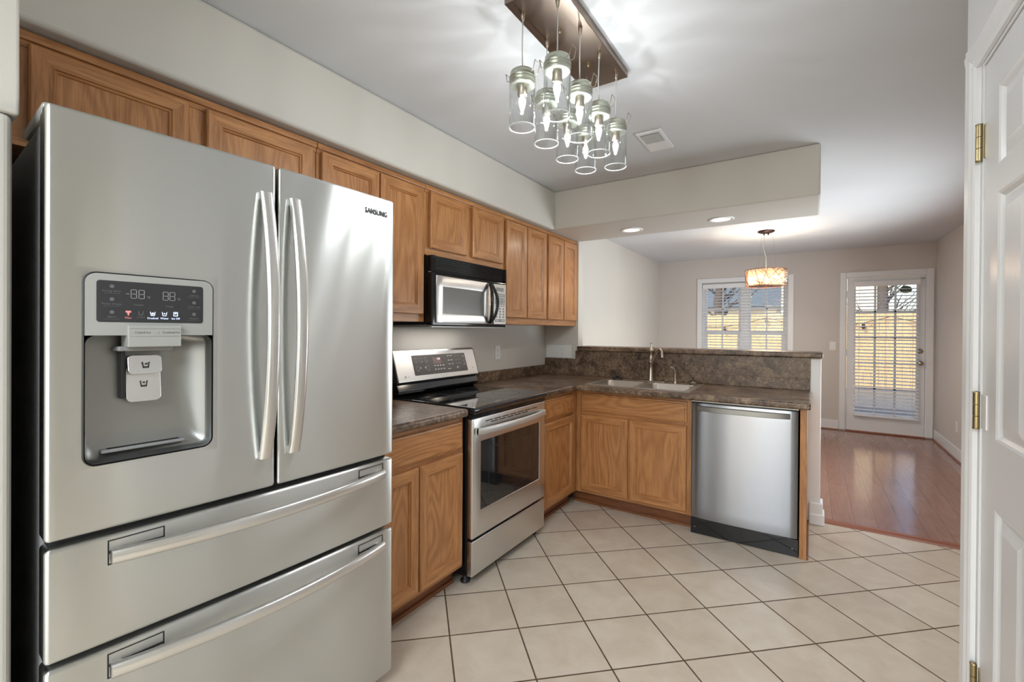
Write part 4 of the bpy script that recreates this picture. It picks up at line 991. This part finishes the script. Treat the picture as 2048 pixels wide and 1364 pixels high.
obj('inner_shade', MB().lathe([(.176, zb_+.004), (.176, zt_-.004), (.175, zt_-.004), (.175, zb_+.004)], (0, 0, 0), 40, closed=True), M['fabric'], PD)
obj('spider_frame', MB().tube([(-.2, 0, zt_), (.2, 0, zt_)], .002, 6).tube([(0, -.2, zt_), (0, .2, zt_)], .002, 6).tube([(0, 0, zt_), (0, 0, zt_-.03)], .01, 8), M['oil'], PD)
for k in range(5):
    a = 2*PI*k/5+.3; x, y = .11*math.cos(a), .11*math.sin(a); z = -.515
    obj('bulb', MB().lathe([(.004, z+.016), (.011, z+.008), (.012, z-.004), (.006, z-.014), (0, z-.016)], (x, y, 0), 12), M['bulbw'], PD)
    light('pendant_lamp', 'POINT', (PD.location.x+x*.8, PD.location.y+y*.8, H+z-.05), 5.2, (1, .84, .64), .012)

# ------------------------------------------------------------------ outside
struct('ground', MB().box(-30, 25, YB+.2, 40, -.25, -.02), M['concrete'])
fn = thing('privacy_fence', 'tan vertical-board wooden fence across the back patio', 'fence', (0, 13.6, 0))
fb = MB(); x = -9; fr_ = random.Random(5)
while x < 6:
    w_ = .14; h_ = 1.78+fr_.uniform(-.01, .012); fb.box(x, x+w_-.004, 0, .02, -.02, h_); x += w_+fr_.uniform(0, .002)
obj('boards', fb, M['fence'], fn)
for x in (-8, -5.6, -3.2, -.8, 1.6, 4.0): obj('post', MB().box(x, x+.09, .045, .135, -.02, 1.82), M['fence'], fn)
obj('rail', MB().box(-9, 6, .02, .06, .3, .39).box(-9, 6, .02, .06, 1.45, 1.54), M['fence'], fn)
hs = thing('neighbor_house', 'grey-roofed house beyond the fence, left part of the view', 'house', (-9, 26, 0))
obj('walls', MB().box(-7, 7.5, 0, 6, -.2, 2.7), M['siding'], hs)
obj('roof', MB().prism([(-.6, 2.6), (3, 5.2), (6.6, 2.6)], 'x', -7.6, 8.1), M['roof'], hs)
hs2 = thing('neighbor_house', 'cream-sided house seen through the top of the back door', 'house', (1.2, 20, 0))
obj('wall', MB().box(-2.2, 1.0, 0, 5, -.2, 5.0), M['siding'], hs2); obj('roof', MB().prism([(-.5, 4.95), (2.5, 7), (5.5, 4.95)], 'x', -2.5, 1.3), M['roof'], hs2)
def tree(label, loc, h, r, mat, seed, lean=(0, 0)):
    t = thing('bare_tree', label, 'tree', loc, 0, 'bare trees beyond the fence'); q = random.Random(seed)
    top = Vector((lean[0], lean[1], h)); tr = [Vector((0, 0, -.1))]+[top*(i/6)+Vector((q.uniform(-.08, .08), q.uniform(-.08, .08), 0)) for i in range(1, 7)]
    obj('trunk', MB().tube(tr, [r*(1-.11*i) for i in range(7)], 8), mat, t)
    br = MB()
    for k in range(34):
        f_ = q.uniform(.22, 1); b0 = tr[0].lerp(top, f_); a = q.uniform(0, 2*PI); L_ = q.uniform(.5, 1.1)*(1.25-f_)*1.3
        pts = [b0]
        for s_ in range(4): pts.append(pts[-1]+Vector((math.cos(a)*L_/4, math.sin(a)*L_/4, L_/4*q.uniform(.3, 1.2)))); a += q.uniform(-.5, .5)
        br.tube(pts, [r*.28, r*.2, r*.14, r*.09, r*.05], 5)
        for s_ in range(3):
            p = pts[1+s_]; a2 = a+q.uniform(-1.3, 1.3); l2 = L_*.45; br.tube([p, p+Vector((math.cos(a2)*l2*.6, math.sin(a2)*l2*.6, l2*.5)), p+Vector((math.cos(a2)*l2, math.sin(a2)*l2, l2*1.1))], [r*.1, r*.07, r*.03], 4)
    obj('branches', br, mat, t); return t
tree('leaning tan-barked tree at the far left of the window', (-5.2, 15.0, 0), 5.5, .09, M['barkt'], 1, (1.0, 0))
tree('thick grey tree near the right side of the window', (-2.75, 17.2, 0), 7, .20, M['bark'], 2, (.2, 0))
tree('thin grey tree in the middle of the right window', (-4.6, 19.3, 0), 6, .09, M['bark'], 3, (-.2, 0))
tree('dark tree visible through the top of the back door', (1.55, 16.0, 0), 6, .16, M['bark'], 4, (.2, 0))
tree('thin dark tree behind the left window half', (-7.4, 21.5, 0), 6, .10, M['bark'], 5, (.1, 0))
sl = thing('string_lights', 'dark string lights hanging along the patio fence', 'string lights', (0, 13.5, 0))
cdm = MB().tube([(-6+i*.25, 0, 1.70-.25*math.sin((i % 10)/10*PI)) for i in range(41)], .008, 5); obj('cord', cdm, M['rubber'], sl)
for i in range(0, 41, 4):
    z = 1.70-.25*math.sin((i % 10)/10*PI); obj('light_bulb', MB().lathe([(.03, z-.01), (.03, z-.07), (.045, z-.10), (.02, z-.14), (0, z-.145)], (-6+i*.25, 0, 0), 10), M['rubber'], sl)
gs = thing('hanging_ornament', 'green oval ornament behind the slats at the top right of the back door', 'ornament', (.985, YB+.042, 1.872))
obj('plaque', MB().prism([(.062*math.cos(2*PI*k/24), .048*math.sin(2*PI*k/24)) for k in range(24)], 'y', -.004, .004), M['greensign'], gs, bevel=.002)
obj('hanger', MB().tube([(0, 0, .046), (0, 0, .058)], .003, 6), M['rubber'], gs)
bx = obj('storage_box', MB().box(-3.95, -3.45, 12.4, 12.9, -.02, 1.18), M['blackm'], bevel=.02)
tag(bx, 'black patio box by the fence behind the lower left window pane', 'box')
